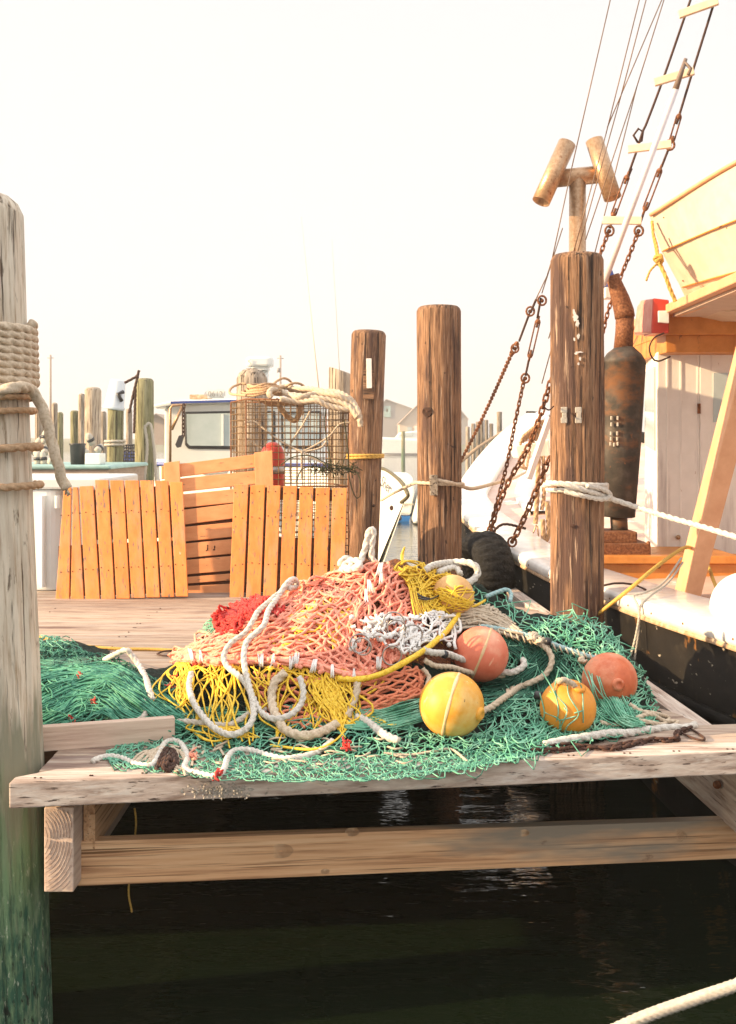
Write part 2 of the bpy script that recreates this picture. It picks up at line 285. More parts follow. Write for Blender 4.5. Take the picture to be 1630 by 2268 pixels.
M['tub'] = mk('pale_plastic', [(.3, (.70, .75, .76)), (.7, (.78, .82, .82))], (2, 2, 2), 2, rough=.35, bump=.03)
M['bucket'] = mk('white_plastic', [(.3, (.70, .76, .82)), (.7, (.76, .81, .86))], (2, 2, 2), 2, rough=.4, bump=.05)
M['lumber'] = mk('pinkish_board', [(.3, (.40, .28, .22)), (.5, (.53, .40, .32)), (.7, (.58, .46, .38))], (1, 18, 18), 4, rough=.8, bump=.3)
M['wallhouse'] = mk('grey_shingle', [(.3, (.28, .26, .26)), (.7, (.38, .36, .36))], (2, 2, 8), 3, rough=.9, bump=0)
M['roofhouse'] = mk('brown_shingle', [(.3, (.28, .21, .17)), (.7, (.40, .31, .26))], (2, 2, 8), 3, rough=.9, bump=0)
M['shore'] = mk('far_bank', [(.3, (.12, .14, .09)), (.7, (.22, .21, .15))], (.1, .1, .1), 2, rough=.95, bump=0, rnd=0)
M['lettering'] = mk('dark_lettering', [(.3, (.05, .05, .07)), (.7, (.08, .08, .1))], rough=.6, bump=0)
M['greyletter'] = mk('grey_lettering', [(.3, (.30, .30, .30)), (.7, (.36, .36, .36))], rough=.6, bump=0)
M['lichen'] = mk('grey_lichen', [(.3, (.30, .26, .22)), (.7, (.56, .52, .46))], (30, 30, 30), 8, rough=.95, bump=.6)
# water
def water_mat():
    m = bpy.data.materials.new('harbour_water'); m.use_nodes = True; t = m.node_tree; N = t.nodes; b = N['Principled BSDF']
    b.inputs['Base Color'].default_value = (.006, .011, .005, 1); b.inputs['Roughness'].default_value = .03; b.inputs['IOR'].default_value = 1.33; b.inputs['Specular IOR Level'].default_value = .55
    tc = N.new('ShaderNodeTexCoord'); mp = N.new('ShaderNodeMapping'); mp.inputs['Scale'].default_value = (1.0, 2.6, 1)
    nz = N.new('ShaderNodeTexNoise'); nz.inputs['Scale'].default_value = 2.2; nz.inputs['Detail'].default_value = 4; nz.inputs['Roughness'].default_value = .5
    bp = N.new('ShaderNodeBump'); bp.inputs['Strength'].default_value = 1; bp.inputs['Distance'].default_value = .012
    t.links.new(tc.outputs['Object'], mp.inputs[0]); t.links.new(mp.outputs[0], nz.inputs['Vector']); t.links.new(nz.outputs['Fac'], bp.inputs['Height']); t.links.new(bp.outputs[0], b.inputs['Normal'])
    return m
M['water'] = water_mat()
WZ = -.8
MB().add([Vector((-1500, -40, WZ)), Vector((1500, -40, WZ)), Vector((1500, 2500, WZ)), Vector((-1500, 2500, WZ))], [(0, 1, 2, 3)]).build('water', M['water'], M=Matrix.Translation((0, 0, WZ)))['kind'] = 'structure'
# ---------------------------------------------------------------- dock
dock = root('dock', (0, 5, WZ), 'weathered wooden dock under the nets, open underneath above dark water', 'dock')
def lineD(t, X): return t+.157*max(0, 1-(t-3.27)/1.7)*(X+.99)
def XR(D):
    a = [(3.2, 1.46), (3.83, 1.2), (4.3, 1.02), (5.0, 1.07), (5.6, 1.10), (6.5, 1.05), (7.7, .30), (8.8, -.02), (10.2, -.25)]
    for (d0, x0), (d1, x1) in zip(a, a[1:]):
        if D <= d1: return x0+(x1-x0)*(D-d0)/(d1-d0)
    return a[-1][1]
def plank(t0, t1, x0, th, mat, zt=0.0, notch=False):
    g = .006 if t0 > 3.7 else .0015; x1a = XR(lineD(t0, 1.0)); x1b = XR(lineD(t1, 1.0)); n = 24
    if t1 < 3.7: x1a = x1b = 1.42
    M0 = Matrix.Translation(((x0+x1a)/2, t0, zt)); vs = []; fs = []
    e = random.uniform(-.02, .02)
    for i in range(n+1):
        s = i/n
        Xa = x0+(x1a+e-x0)*s; Xb = x0+(x1b+e-x0)*s
        wob = .004*mnoise.noise(Vector((Xa*2, t0*9, 1))); da = lineD(t0, Xa)+g/2+wob; db = lineD(t1, Xb)-g/2
        if notch and Xb < -.95: db = da+.055
        z = zt+.003*mnoise.noise(Vector((Xa*1.5, t0*7, 3)))
        vs += [Vector((Xa, da, z)), Vector((Xb, db, z+.001)), Vector((Xb, db, z-th)), Vector((Xa, da, z-th))]
    for i in range(n):
        a = 4*i; b = a+4; fs += [(a, b, b+1, a+1), (a+1, b+1, b+2, a+2), (a+2, b+2, b+3, a+3), (a+3, b+3, b, a)]
    fs += [(0, 1, 2, 3), (4*n+3, 4*n+2, 4*n+1, 4*n)]
    return MB().add(vs, fs).build('plank', mat, dock, M0, .004)
o = plank(3.27, 3.40, -1.0, .072, M['edge'], .002, True); o.name = 'edge_board'; o['label'] = 'thick bleached front board of the dock with splits and lichen'
t = 3.40
while t < 3.7: plank(t, t+.15, -.955, .045, M['deck']); t += .15
while t < 10.1: wd = random.choice((.13, .14, .145)); plank(t, t+wd, -3.6, .045, M['deck']); t += wd
mb = MB()
for x in list(range(80, 1640, 118)):
    for dy in (0, 3): c = P(x+random.uniform(-6, 6)+dy*4, 1724-(x-25)*.0454+dy*2-6, lineD(3.27, (x-CX)*3.35/F)+.035); c.z = .0045; sphere(mb, c, .0042, 1, 1, .4, nu=8, nv=4)
for k in range(60):
    X = random.uniform(-2.4, .4); D = 5.0+int(random.uniform(0, 14))*.14+.03; sphere(mb, Vector((round(X/.6)*.6+random.uniform(-.02, .02), D, .002)), .005, 1, 1, .4, nu=6, nv=4)
mb.build('nail_heads', M['darkrust'], dock)
# lichen crust on the edge of the front board
mb = MB()
for i in range(240):
    x = random.gauss(490, 34); y = random.gauss(1752, 9)
    if y > 1772: continue
    c = P(x, y, lineD(3.27, (x-CX)*3.3/F)-.001); r = random.uniform(.0012, .004)
    for k in range(3):
        a = random.uniform(0, 6.28); d = Vector((math.cos(a), -random.uniform(.2, .9), math.sin(a)))*r*1.6
        e = Vector((math.sin(a), 0, -math.cos(a)))*r*.6; mb.add([c-e, c+e, c+d+e, c+d-e], [(0, 1, 2, 3)])
mb.build('lichen', M['lichen'], dock)
def dockbeam(p0, p1, wy, hz, mat, name='joist', lab=None):
    o = beam(p0, p1, wy, hz, name, mat, dock); 
    if lab: o['label'] = lab
    return o
o = dockbeam(Vector((-.885, 3.36, -.216)), Vector((-.90, 10, -.216)), .084, .242, M['lumber'], 'joist', 'left joist of the dock showing its end grain rings')
# growth rings on the joist end
mb = MB(); C0 = Vector((-.955, 3.357, -.18))
for k in range(1, 17):
    r = .012+k*.0095; c = []
    for q in range(60):
        a = 2*math.pi*q/60; p = C0+Vector((math.cos(a)*r*.95, 0, math.sin(a)*r*1.25+.002*math.sin(5*a+k)))
        if -.925 < p.x < -.846 and -.335 < p.z < -.098: c.append(p)
        else:
            if len(c) > 2: tube(mb, c, .0011, 4)
            c = []
    if len(c) > 2: tube(mb, c, .0011, 4)
mb.build('growth_rings', M['endgrain'], dock)
dockbeam(Vector((-.822, 3.46, -.18)), Vector((-.822, 5.0, -.18)), .035, .14, M['beam'], 'ledger')
dockbeam(Vector((1.245, 3.70, -.2)), Vector((.97, 9, -.2)), .085, .24, M['edge'], 'joist', 'right joist of the dock with a rust streak')
a, b = P(157, 1908, 3.47), P(1660, 1852, 3.98)
o = dockbeam(a, b, .05, .131, M['beam'], 'cross_beam', 'pale knotty timber slung under the front of the dock')
mb = MB()                                             # knots in the cross beam
for x, y, s in ((622, 1885, 1.0), (780, 1843, .6), (1497, 1852, 1.0), (1160, 1845, .5), (720, 1930, .35)):
    kx = (x-CX)/F; tt = (kx*a.y-a.x)/((b.x-a.x)-kx*(b.y-a.y)); c = a.lerp(b, tt); c = P(x, y, c.y-.0275)
    for k in range(5):
        r = (.006+k*.0055)*s; tube(mb, [c+Vector((math.cos(q)*r*1.25, .0006+.24*math.cos(q)*r*1.25*.5, math.sin(q)*r*(.85-.03*k))) for q in np.linspace(0, 6.28, 26)], .0011, 4)
mb.build('knot', M['rubrail'], dock)
for X0, X1 in ((-2.6, -2.6), (-1.9, -1.9), (-.2, -.5), (.5, .2)):
    dockbeam(Vector((X0, 4.6, -.17)), Vector((X1, 9.6, -.17)), .08, .24, M['shade_wood'])
for D, x1 in ((5.4, .95), (7.6, .35), (9.6, -.1)): dockbeam(Vector((-3.5, D, -.41)), Vector((x1, D, -.41)), .15, .22, M['shade_wood'], 'bearer')
mb = MB(); rope(mb, [P(298, 1790, 3.6), P(301, 1815, 3.6), P(299, 1850, 3.62), P(285, 1965, 3.6), P(292, 2020, 3.62)], .003)
tag(mb.build('twine_end', M['goldrope']), 'thin frayed line hanging down below the edge of the dock beside the left joist', 'twine')
# streak of rust on the right joist, bolt
MB().add([P(1572, 1735, 3.9), P(1585, 1735, 3.9), P(1588, 1742, 3.9), P(1578, 1750, 3.9)], [(0, 1, 2, 3)])
mb = MB(); cyl(mb, P(1588, 1738, 3.97), P(1588, 1738, 3.93), .014); mb.build('bolt', M['rust'], dock)

# ---------------------------------------------------------------- mooring piles
def pile(base, top, r0, r1, mat, label, chamfer=.04, group='mooring piles', rows=70, n=72, slant=0, cracks=14, crack=.009, cat='pile', lump=.03):
    ax = (top-base); Lh = ax.length; seed = random.uniform(0, 100)
    z = ax.normalized(); x = (Vector((1, 0, 0))-z*z.x).normalized(); y = z.cross(x)
    Mx = Matrix((x, y, z)).transposed().to_4x4(); Mx.translation = base
    ck = [(random.uniform(0, 6.283), random.uniform(.03, .06), random.uniform(0, .6), random.uniform(.5, 1)) for _ in range(cracks)]
    prof = [(i/rows*(Lh-chamfer), 1.0) for i in range(rows+1)]+[(Lh-chamfer*.45, 1-.3*chamfer/r1*.8), (Lh-chamfer*.12, 1-.75*chamfer/r1*.8), (Lh, 1-1.15*chamfer/r1), (Lh+.002, .4), (Lh+.002, .02)]
    vs = []; fs = []
    for h, s in prof:
        for k in range(n):
            a = 6.28318*k/n; r = (r0+(r1-r0)*h/Lh)*s
            d = lump*r*mnoise.noise(Vector((math.cos(a)*1.3+seed, math.sin(a)*1.3, h*.9)))+.010*r*mnoise.noise(Vector((math.cos(a)*14+seed, math.sin(a)*14, h*2.2)))
            for ca, wd, s0, ln in ck:
                if s0*Lh < h < (s0+ln)*Lh:
                    da = abs((a-ca-.12*mnoise.noise(Vector((h*1.5, ca*9, seed)))+math.pi) % (2*math.pi)-math.pi)
                    if da < wd: d -= crack*(1-da/wd)*min(1, (h-s0*Lh)*6)*(1 if s > .9 else .5)
            r += d*(1 if s > .5 else 0)
            vs.append(Vector((r*math.cos(a), r*math.sin(a), h+slant*math.cos(a)*r*(h/Lh)**8)))
    for i in range(len(prof)-1):
        for k in range(n): fs.append((i*n+k, i*n+(k+1)%n, (i+1)*n+(k+1)%n, (i+1)*n+k))
    fs.append(tuple(range((len(prof)-1)*n, len(prof)*n)))
    me = MB().add([Mx @ v for v in vs], fs, True)
    rt = root('pile', base, label, cat, group)
    me.build('shaft', mat, rt, Mx); return rt
def vpile(xc, ytop, D, r, mat, label, xb=None, yb=None, r0=None, **k):
    T = P(xc, ytop, D); B = P(xb if xb is not None else xc, yb or HY+(CZ-WZ)*F/D, D); B2 = T+(B-T)*((T.z-WZ+.9)/(T.z-B.z))
    return pile(B2, T, r0 or r*1.05, r, mat, label, **k)
near = pile(Vector((-1.10, 3.52, -1.6)), Vector((-1.205, 3.52, CZ+(HY-432)*3.52/F)), .178, .163, M['pile_near'], 'pale weathered pile at the left edge, wrapped in rope and green near the water', chamfer=.06, rows=120, n=110, cracks=26, crack=.006)
p3 = vpile(1278, 563, 6.3, .142, M['pile'], 'thick brown pile nearest the black fishing boat, with white paint splashes and a mooring rope', xb=1278, yb=1400, cracks=22, rows=110, n=100, chamfer=.035, r0=.143)
p2 = vpile(972, 678, 7.7, .146, M['pile'], 'brown pile in the middle with a wooden wedge holding its rope', xb=974, yb=1260, cracks=20, rows=100, n=90, chamfer=.035, r0=.142)
p1 = vpile(817, 732, 10, .147, M['pile'], 'brown pile behind the right slatted panel, with a white strip nailed to a small board', xb=801, yb=1230, cracks=16, chamfer=.04, r0=.135)
p4 = vpile(757, 822, 11.2, .125, M['pile_grey'], 'short weathered pile with a slanting top just behind the wire trap', cracks=10, slant=-.35, chamfer=.01)
p5 = vpile(558, 817, 10.6, .138, M['pile_grey'], 'short round-topped pile behind the left side of the wire trap', cracks=10, chamfer=.09)
def knot(par, x, y, xc, D, r, s):
    Dv = D-math.sqrt(max(.0004, r*r-((x-xc)*D/F)**2)); c = P(x, y, Dv); mb = MB()
    n_ = Vector((c.x-P(xc, 0, D).x, c.y-D, 0)).normalized(); u_ = Vector((-n_.y, n_.x, 0))
    for k in range(4): rr = s*(.3+.28*k); tube(mb, [c+n_*(.002-.001*k)+u_*math.cos(a)*rr+Vector((0, 0, math.sin(a)*rr*(.8+.1*math.sin(3*a)))) for a in np.linspace(0, 6.28, 22)], s*.13, 6)
    sphere(mb, c-n_*.004, s*.38, nu=10, nv=8); mb.build('knot', M['darkrust'], par)
knot(p2, 946, 912, 972, 7.7, .146, .030); knot(p2, 1003, 838, 972, 7.7, .146, .014); knot(p3, 1262, 1395, 1278, 6.3, .143, .018); knot(p3, 1268, 1165, 1278, 6.3, .143, .010); knot(p3, 1322, 880, 1278, 6.3, .143, .022); knot(p1, 828, 1120, 806, 10, .146, .012); knot(p3, 1300, 740, 1278, 6.3, .143, .012)
# paint splashes on the thick pile
mb = MB()
for (x, y, wd, h) in ((1274, 702, 12, 24), (1271, 690, 7, 10), (1279, 716, 9, 16), (1281, 745, 8, 12), (1272, 752, 5, 8), (1282, 780, 18, 5), (1276, 783, 8, 5), (1285, 795, 5, 10), (1281, 806, 5, 9)):
    Dv = 6.3-math.sqrt(max(0, .1435**2-((x-1278)*6.3/F)**2))-.003; c = P(x, y, Dv); n = 14
    vs = [c+Vector((math.cos(q/n*6.28)*wd*.5*6.3/F*random.uniform(.5, 1.2), -.0, math.sin(q/n*6.28)*h*.5*6.3/F*random.uniform(.5, 1.2))) for q in range(n)]
    mb.slab(vs, Vector((0, .003, 0)))
mb.build('paint_splash', M['white'], p3)
mb = MB()
for x, s in ((1249, 0), (1281, 1)):
    Dv = 6.3-math.sqrt(.1435**2-((x-1278)*6.3/F)**2)-.006
    for dy in (-12, 0, 11):
        M0 = Matrix.Translation(P(x+(1 if dy == 0 else 0), 920+dy, Dv)); mb.box(M0, .034-.010*(dy == 0), .006, .030)
mb.build('torn_plate', M['greyrope'], p3, bevel=.004)
mb = MB(); tube(mb, spline([P(1226, 900, 6.16), P(1216, 908, 6.1), P(1206, 902, 6.05), P(1202, 890, 6.02)], .01), .004, 6); mb.build('iron_hook', M['darkrust'], p3)
beam(P(960, 1052, 7.53), P(961, 1097, 7.53), .05, .055, 'wedge', M['pile_grey'], p2, up=Vector((0, 1, 0)))
beam(P(817, 820, 9.83), P(816, 884, 9.83), .03, .09, 'nailed_board', M['pile'], p1, up=Vector((1, 0, 0)))['label'] = 'small weathered board nailed to the pile'
beam(P(817, 794, 9.80), P(818, 860, 9.80), .012, .044, 'white_strip', M['white'], p1, up=Vector((1, 0, 0)))
# ropes on the near pile
def pc(z): s = (z+1.6)/(CZ+(HY-432)*3.52/F+1.6); return Vector((-1.10-.105*s, 3.52, z)), .178-.015*s
def coil(mb, z0, z1, turns, r, ph=0.0, slope=0.0, gap=0.004):
    c = []; n = int(turns*40)
    for i in range(n+1):
        a = ph+2*math.pi*i/40; z = z0+(z1-z0)*i/n+slope*math.cos(a); ctr, pr = pc(z); rr = pr+r+gap
        c.append(ctr+Vector((rr*math.cos(a), rr*math.sin(a), 0)))
    return c
def zof(y, D=3.5): return CZ-(y-HY)*D/F
mb = MB(); rope(mb, coil(mb, zof(716), zof(862), 9, .0138), .0142, lay=9); c = coil(mb, zof(872), zof(846), .62, .017, ph=R(150), gap=.008)
tag(mb.build('rope_wrap', M['manila']), 'thick pale rope wound nine times round the near pile', 'rope', 'ropes on the near pile')
mb = MB(); rope(mb, [P(-120, 905, 3.3), P(-40, 885, 3.29), P(0, 868, 3.29), P(35, 858, 3.31), P(66, 862, 3.42), P(88, 892, 3.45), P(104, 935, 3.45), P(116, 985, 3.45), P(126, 1020, 3.45), P(137, 1060, 3.46), P(148, 1083, 3.46)], .0165, lay=11)
for k in range(16):
    e = P(149+random.uniform(-5, 7), 1090+random.uniform(-2, 10), 3.46+random.uniform(-.01, .01)); tube(mb, [P(147, 1080, 3.46), e], .0022, 4)
tag(mb.build('hanging_rope', M['manila']), 'loose pale rope end hanging from the near pile towards the left panel', 'rope', 'ropes on the near pile')
for y0, y1, sl_, r, lab in ((893, 886, .012, .009, 'thin tan rope turn just below the thick pale wrap on the near pile'), (922, 916, .012, .0095, 'second thin tan rope turn down the near pile'),
        (1003, 1000, .016, .0125, 'tan rope loop bulging round the middle of the near pile'), (1080, 1079, .006, .0115, 'lowest tan rope turn on the near pile, level with the panel tops')):
    mb = MB(); rope(mb, coil(mb, zof(y0), zof(y1), 1.02, r, ph=R(100), slope=sl_, gap=.003 if r < .01 else .010), r)
    tag(mb.build('rope_turn', M['tan']), lab, 'rope', 'ropes on the near pile')
def ring_on(ctr, pr, z, r, mb, sag=.0, n=40, tilt=0):
    c = [Vector((ctr.x+(pr+r)*math.cos(a), ctr.y+(pr+r)*math.sin(a), z+tilt*math.cos(a)+sag*math.sin(a))) for a in np.linspace(0, 2*math.pi, n)]
    rope(mb, c, r)
# mooring rope on the thick pile, running to the boat
mb = MB(); c3 = P(1278, 1080, 6.3); ring_on(c3, .143, c3.z-.005, .013, mb, tilt=.006); ring_on(c3, .143, c3.z+.022, .013, mb, tilt=-.008)
rope(mb, [P(1205, 1075, 6.2), P(1230, 1071, 6.12), P(1270, 1078, 6.1), P(1310, 1090, 6.12), P(1345, 1102, 6.2), P(1400, 1120, 6.2), P(1480, 1145, 6.0), P(1560, 1168, 5.8), P(1640, 1192, 5.6), P(1760, 1225, 5.3)], .0145)
rope(mb, [P(1250, 1088, 6.12), P(1290, 1098, 6.1), P(1335, 1106, 6.16), P(1352, 1096, 6.2), P(1335, 1084, 6.16), P(1300, 1076, 6.1)], .013)
tag(mb.build('mooring_rope', M['whiterope']), 'thick white twisted rope looped round the thick brown pile and running right to the boat', 'rope', 'mooring ropes')
mb = MB(); c2 = P(973, 1070, 7.7); ring_on(c2, .143, c2.z, .012, mb, tilt=-.006)
rope(mb, [P(845, 1108, 9.6), P(870, 1093, 9.0), P(927, 1066, 7.8), P(945, 1062, 7.6)], .0105)
rope(mb, [P(960, 1062, 7.54), P(1000, 1070, 7.55), P(1025, 1078, 7.7), P(1048, 1082, 8.0), P(1090, 1072, 9), P(1140, 1058, 10.5), P(1175, 1040, 12)], .013)
tag(mb.build('mooring_rope', M['manila']), 'pale rope held by the wedge on the middle pile, running to the boat beyond', 'rope', 'mooring ropes')
mb = MB(); c1 = P(808, 1008, 10); ring_on(c1, .143, c1.z, .012, mb); ring_on(c1, .143, c1.z-.02, .012, mb, tilt=.006)
tag(mb.build('rope_turn', M['goldrope']), 'thin golden rope tied round the pile behind the right panel', 'rope')
# rope across the lower right corner
mb = MB(); rope(mb, [P(1300, 2310, 2.3), P(1420, 2255, 2.3), P(1540, 2212, 2.3), P(1660, 2170, 2.3), P(1800, 2100, 2.3)], .0125, lay=5, strands=5)
tag(mb.build('braided_rope', M['greyrope']), 'pale braided rope crossing the lower right corner over the water', 'rope')

# ---------------------------------------------------------------- slatted orange panels, trap, tub
def slatted(slats, D, th, lean, mat, name, label, shade_batten=None, group='orange slatted panels leaning together', front=0):
    """slats: lists of four picture corners (top left, top right, bottom right, bottom left) at the foot depth D; leans back towards the top"""
    yb = max(p[1] for s in slats for p in s); zb = P(0, yb, D).z
    def pt(x, y):
        z = zb+(P(0, y, D).z-zb); d = D+(z-zb)*lean; q = P(x, y, d); return q
    rt = root(name, pt(sum(p[0] for p in slats[0])/4, yb), label, 'panel', group)
    for s in slats:
        s = [list(p) for p in s]
        if abs(s[1][0]-s[0][0]) < abs(s[3][1]-s[0][1]):
            for p, dx in zip(s, (.9, -.9, -.9, .9)): p[0] += dx
        else:
            for p, dy in zip(s, (.7, .7, -.7, -.7)): p[1] += dy
        q = [pt(*p) for p in s]; ax0 = (q[0]+q[1])/2; ax1 = (q[2]+q[3])/2
        if (q[1]-q[0]).length > (q[3]-q[0]).length: ax0 = (q[0]+q[3])/2; ax1 = (q[1]+q[2])/2
        nrm = (q[1]-q[0]).cross(q[3]-q[0]).normalized()
        if nrm.y < 0: nrm = -nrm
        MB().slab(q, nrm*th).build('slat', mat, rt, frame(ax0, ax1, nrm), .0025)
    if shade_batten:
        mb = MB(); qq = []
        for b in shade_batten:
            ym = [(b[0][1]+b[3][1])/2, (b[1][1]+b[2][1])/2]
            for i, s in enumerate(slats):
                xm = sum(p[0] for p in s)/4; t = i/max(1, len(slats)-1); y_ = ym[0]+(ym[1]-ym[0])*t
                for dx in (-8, 8): c = pt(xm+dx, y_+random.uniform(-3, 3)); sphere(mb, c, .0042, nu=6, nv=4)
        mb.build('nail_heads', M['darkrust'], rt)
    for b in shade_batten or ():
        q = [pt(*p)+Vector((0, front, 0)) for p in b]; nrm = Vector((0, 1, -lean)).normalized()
        MB().slab([p+nrm*(th+.001) for p in q], nrm*.02).build('shade_batten', M['shade_wood'], rt, frame((q[0]+q[3])/2, (q[1]+q[2])/2, nrm), .002)  # broad dark boards added so the slat gaps look shaded
    return rt
z1 = lambda x, y: (x*.3418, 716+y*.3418)
S1 = []
T_ = [(410, 462, 1062), (470, 505, 1062), (512, 553, 1058), (612, 703, 1015), (710, 802, 1017), (806, 900, 1017), (905, 995, 1018), (1002, 1090, 1020), (1097, 1185, 1028)]
B_ = [(357, 450, 1798), (455, 545, 1795), (552, 648, 1790), (655, 745, 1787), (752, 843, 1785), (850, 940, 1780), (947, 1037, 1776), (1045, 1130, 1773), (1137, 1220, 1770)]
for (a0, a1, ya), (b0, b1, yb) in zip(T_, B_): S1.append([z1(a0, ya), z1(a1, ya), z1(b1, yb), z1(b0, yb)])
S1[2] = [z1(512, 1056), z1(605, 1052), z1(648, 1790), z1(552, 1790)]
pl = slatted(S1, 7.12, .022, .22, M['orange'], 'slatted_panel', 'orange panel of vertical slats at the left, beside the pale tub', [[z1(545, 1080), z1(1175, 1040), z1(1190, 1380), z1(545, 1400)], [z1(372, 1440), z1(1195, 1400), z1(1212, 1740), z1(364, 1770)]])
z2 = lambda x, y: (398+x*.3418, 716+y*.3418)
S2 = []
tx = [(350, 447), (457, 555), (565, 655), (670, 762), (775, 868), (880, 975), (987, 1085)]
for i, (a0, a1) in enumerate(tx):
    sh = -31+i*2; S2.append([z2(a0, 1043+i*4), z2(a1, 1043+i*4), z2(a1+sh, 1776), z2(a0+sh, 1776)])
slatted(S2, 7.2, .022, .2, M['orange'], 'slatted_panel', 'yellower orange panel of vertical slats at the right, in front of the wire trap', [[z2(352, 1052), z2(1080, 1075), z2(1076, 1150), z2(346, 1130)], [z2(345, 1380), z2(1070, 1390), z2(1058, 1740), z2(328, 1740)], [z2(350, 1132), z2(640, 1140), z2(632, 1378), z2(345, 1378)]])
S3 = []
rows = [((1030, 925), (1625, 850), 88), ((1060, 1015), (1640, 955), 90), ((1140, 1110), (1640, 1060), 92), ((1170, 1212), (1640, 1150), 100), ((1185, 1318), (1640, 1275), 98), ((1190, 1425), (1640, 1385), 98), ((1200, 1530), (1640, 1495), 98), ((1210, 1638), (1640, 1610), 47), ((1210, 1692), (1640, 1682), 65)]
for (xa, ya), (xb, yb), h in rows:
    S3.append([z1(1045, ya+(xa-1045)*.1), z1(xb+50, yb-6), z1(xb+50, yb-6+h), z1(1045, ya+(xa-1045)*.1+h)])
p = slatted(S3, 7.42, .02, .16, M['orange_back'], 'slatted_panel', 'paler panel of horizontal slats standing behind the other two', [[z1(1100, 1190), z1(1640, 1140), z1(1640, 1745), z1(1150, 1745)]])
for (xa, xb, ya, yb, xc) in ((1065, 1165, 905, 1700, 35), (1650, 1765, 838, 1700, 25)):     # stiles on the face of the back panel
    zb = P(0, 1316, 7.42).z
    def pt3(x, y):
        X, Y = z1(x, y); z = P(0, Y, 7.42).z; return P(X, Y, 7.42+(z-zb)*.16-.004)
    q = [pt3(xa, ya), pt3(xb, ya-14), pt3(xb+xc, yb), pt3(xa+xc, yb)]
    MB().slab(q, Vector((0, -.02, 0))).build('stile', M['orange_back'], p, frame((q[0]+q[1])/2, (q[2]+q[3])/2, Vector((0, 1, 0))), .002)
mb = MB(); mb.slab([P(591, 985, 7.45), P(600, 983, 7.45), P(602, 1060, 7.4), P(592, 1060, 7.4)], Vector((0, .03, 0)))
# insulated tub with lid
tub = root('insulated_tub', P(60, 1315, 7.6), 'pale insulated tub with a lid behind the left panel', 'tub')
def rbox(mb, x0, x1, y0, y1, z0, z1, rad, seg=5):
    pts = []
    for cx, cy, a0 in ((x1-rad, y0+rad, -90), (x1-rad, y1-rad, 0), (x0+rad, y1-rad, 90), (x0+rad, y0+rad, 180)):
        for k in range(seg+1): a = R(a0+90*k/seg); pts.append((cx+rad*math.cos(a), cy+rad*math.sin(a)))
    n = len(pts); vs = [Vector((x, y, z0)) for x, y in pts]+[Vector((x, y, z1)) for x, y in pts]
    mb.add(vs, [tuple(range(n))[::-1], tuple(range(n, 2*n))]+[(i, (i+1)%n, n+(i+1)%n, n+i) for i in range(n)], False)
xr = P(134, 0, 7.5).x; mb = MB(); rbox(mb, -3.2, xr, 7.5, 8.4, .003, P(0, 1085, 7.5).z, .09); mb.build('body', M['tub'], tub, bevel=.01)
mb = MB(); rbox(mb, -3.25, P(272, 0, 7.9).x, 7.48, 8.5, P(0, 1084, 7.48).z, P(0, 1058, 7.48).z, .09); mb.build('lid', M['tub'], tub, bevel=.015)
for xx in (96, 128): 
    mb = MB(); rbox(mb, P(xx-5, 0, 7.47).x, P(xx+4, 0, 7.47).x, 7.44, 7.5, P(0, 1300 if xx < 100 else 1125, 7.47).z, P(0, 1098, 7.47).z, .012, 3); mb.build('rib' if xx < 100 else 'latch', M['tub'], tub)
# wire trap standing on end
trap = root('wire_trap', P(650, 1290, 8.3), 'upright wire mesh trap with coiled ropes on top, behind the panels', 'trap')
A = P(545, 0, 8.0); A.z = 0; B_r = P(772, 0, 8.1); B_r.z = 0; Cl = P(511, 0, 8.62); Cl.z = 0; Dr = B_r+(Cl-A); ht = P(0, 884, 8.0).z
def wires(mb, a, b, n, z0, z1, m, r=.0030, jig=.002):
    for i in range(n+1):
        p = a.lerp(b, i/n); q = [Vector((p.x+random.uniform(-jig, jig), p.y, z)) for z in np.linspace(z0, z1, 6)]; tube(mb, q, r, 4)
    for j in range(m+1):
        z = z0+(z1-z0)*j/m; q = [a.lerp(b, s)+Vector((0, 0, z+random.uniform(-jig, jig))) for s in np.linspace(0, 1, 8)]; tube(mb, q, r, 4)
for nm, a, b, n in (('front_mesh', A, B_r, 16), ('side_mesh', Cl, A, 11), ('back_mesh', Cl, Dr, 16), ('side_mesh', B_r, Dr, 9)):
    mb = MB(); wires(mb, a, b, n, .01, ht, 27); mb.build(nm, M['mesh'], trap)
mb = MB()
for a, b in ((A, B_r), (B_r, Dr), (Dr, Cl), (Cl, A)):
    for z in (.01, ht*.52, ht): tube(mb, [a+Vector((0, 0, z)), b+Vector((0, 0, z))], .005, 5)
    tube(mb, [a, a+Vector((0, 0, ht))], .005, 5)
mb.build('frame', M['rust'], trap)
mb = MB(); wires(mb, A.lerp(Cl, .5), B_r.lerp(Dr, .5), 16, .01, ht*.5, 16); 
for i in range(12): mb.add(*(lambda a, b: ([a, b, b+Vector((0, 0, -.003)), a+Vector((0, 0, -.003))], [(0, 1, 2, 3)]))(A.lerp(B_r, i/11)+Vector((0, 0, ht)), Cl.lerp(Dr, i/11)+Vector((0, 0, ht))))
mb.build('inner_mesh', M['mesh'], trap)
mb = MB()
for pts in ([(541, 935), (566, 935), (585, 950), (618, 975), (650, 992), (668, 1000), (700, 1018), (722, 1028)], [(670, 1000), (700, 985), (730, 965), (752, 940), (775, 936)], [(545, 971), (580, 993)], [(690, 905), (668, 945), (645, 980), (635, 1010)], [(668, 1000), (668, 1060)], [(670, 1002), (712, 990), (730, 965)]):
    rope(mb, [P(x, y, 8.04+random.uniform(-.01, .02)) for x, y in pts], .0065)
mb.build('lacing', M['tauperope'], trap)
mb = MB()
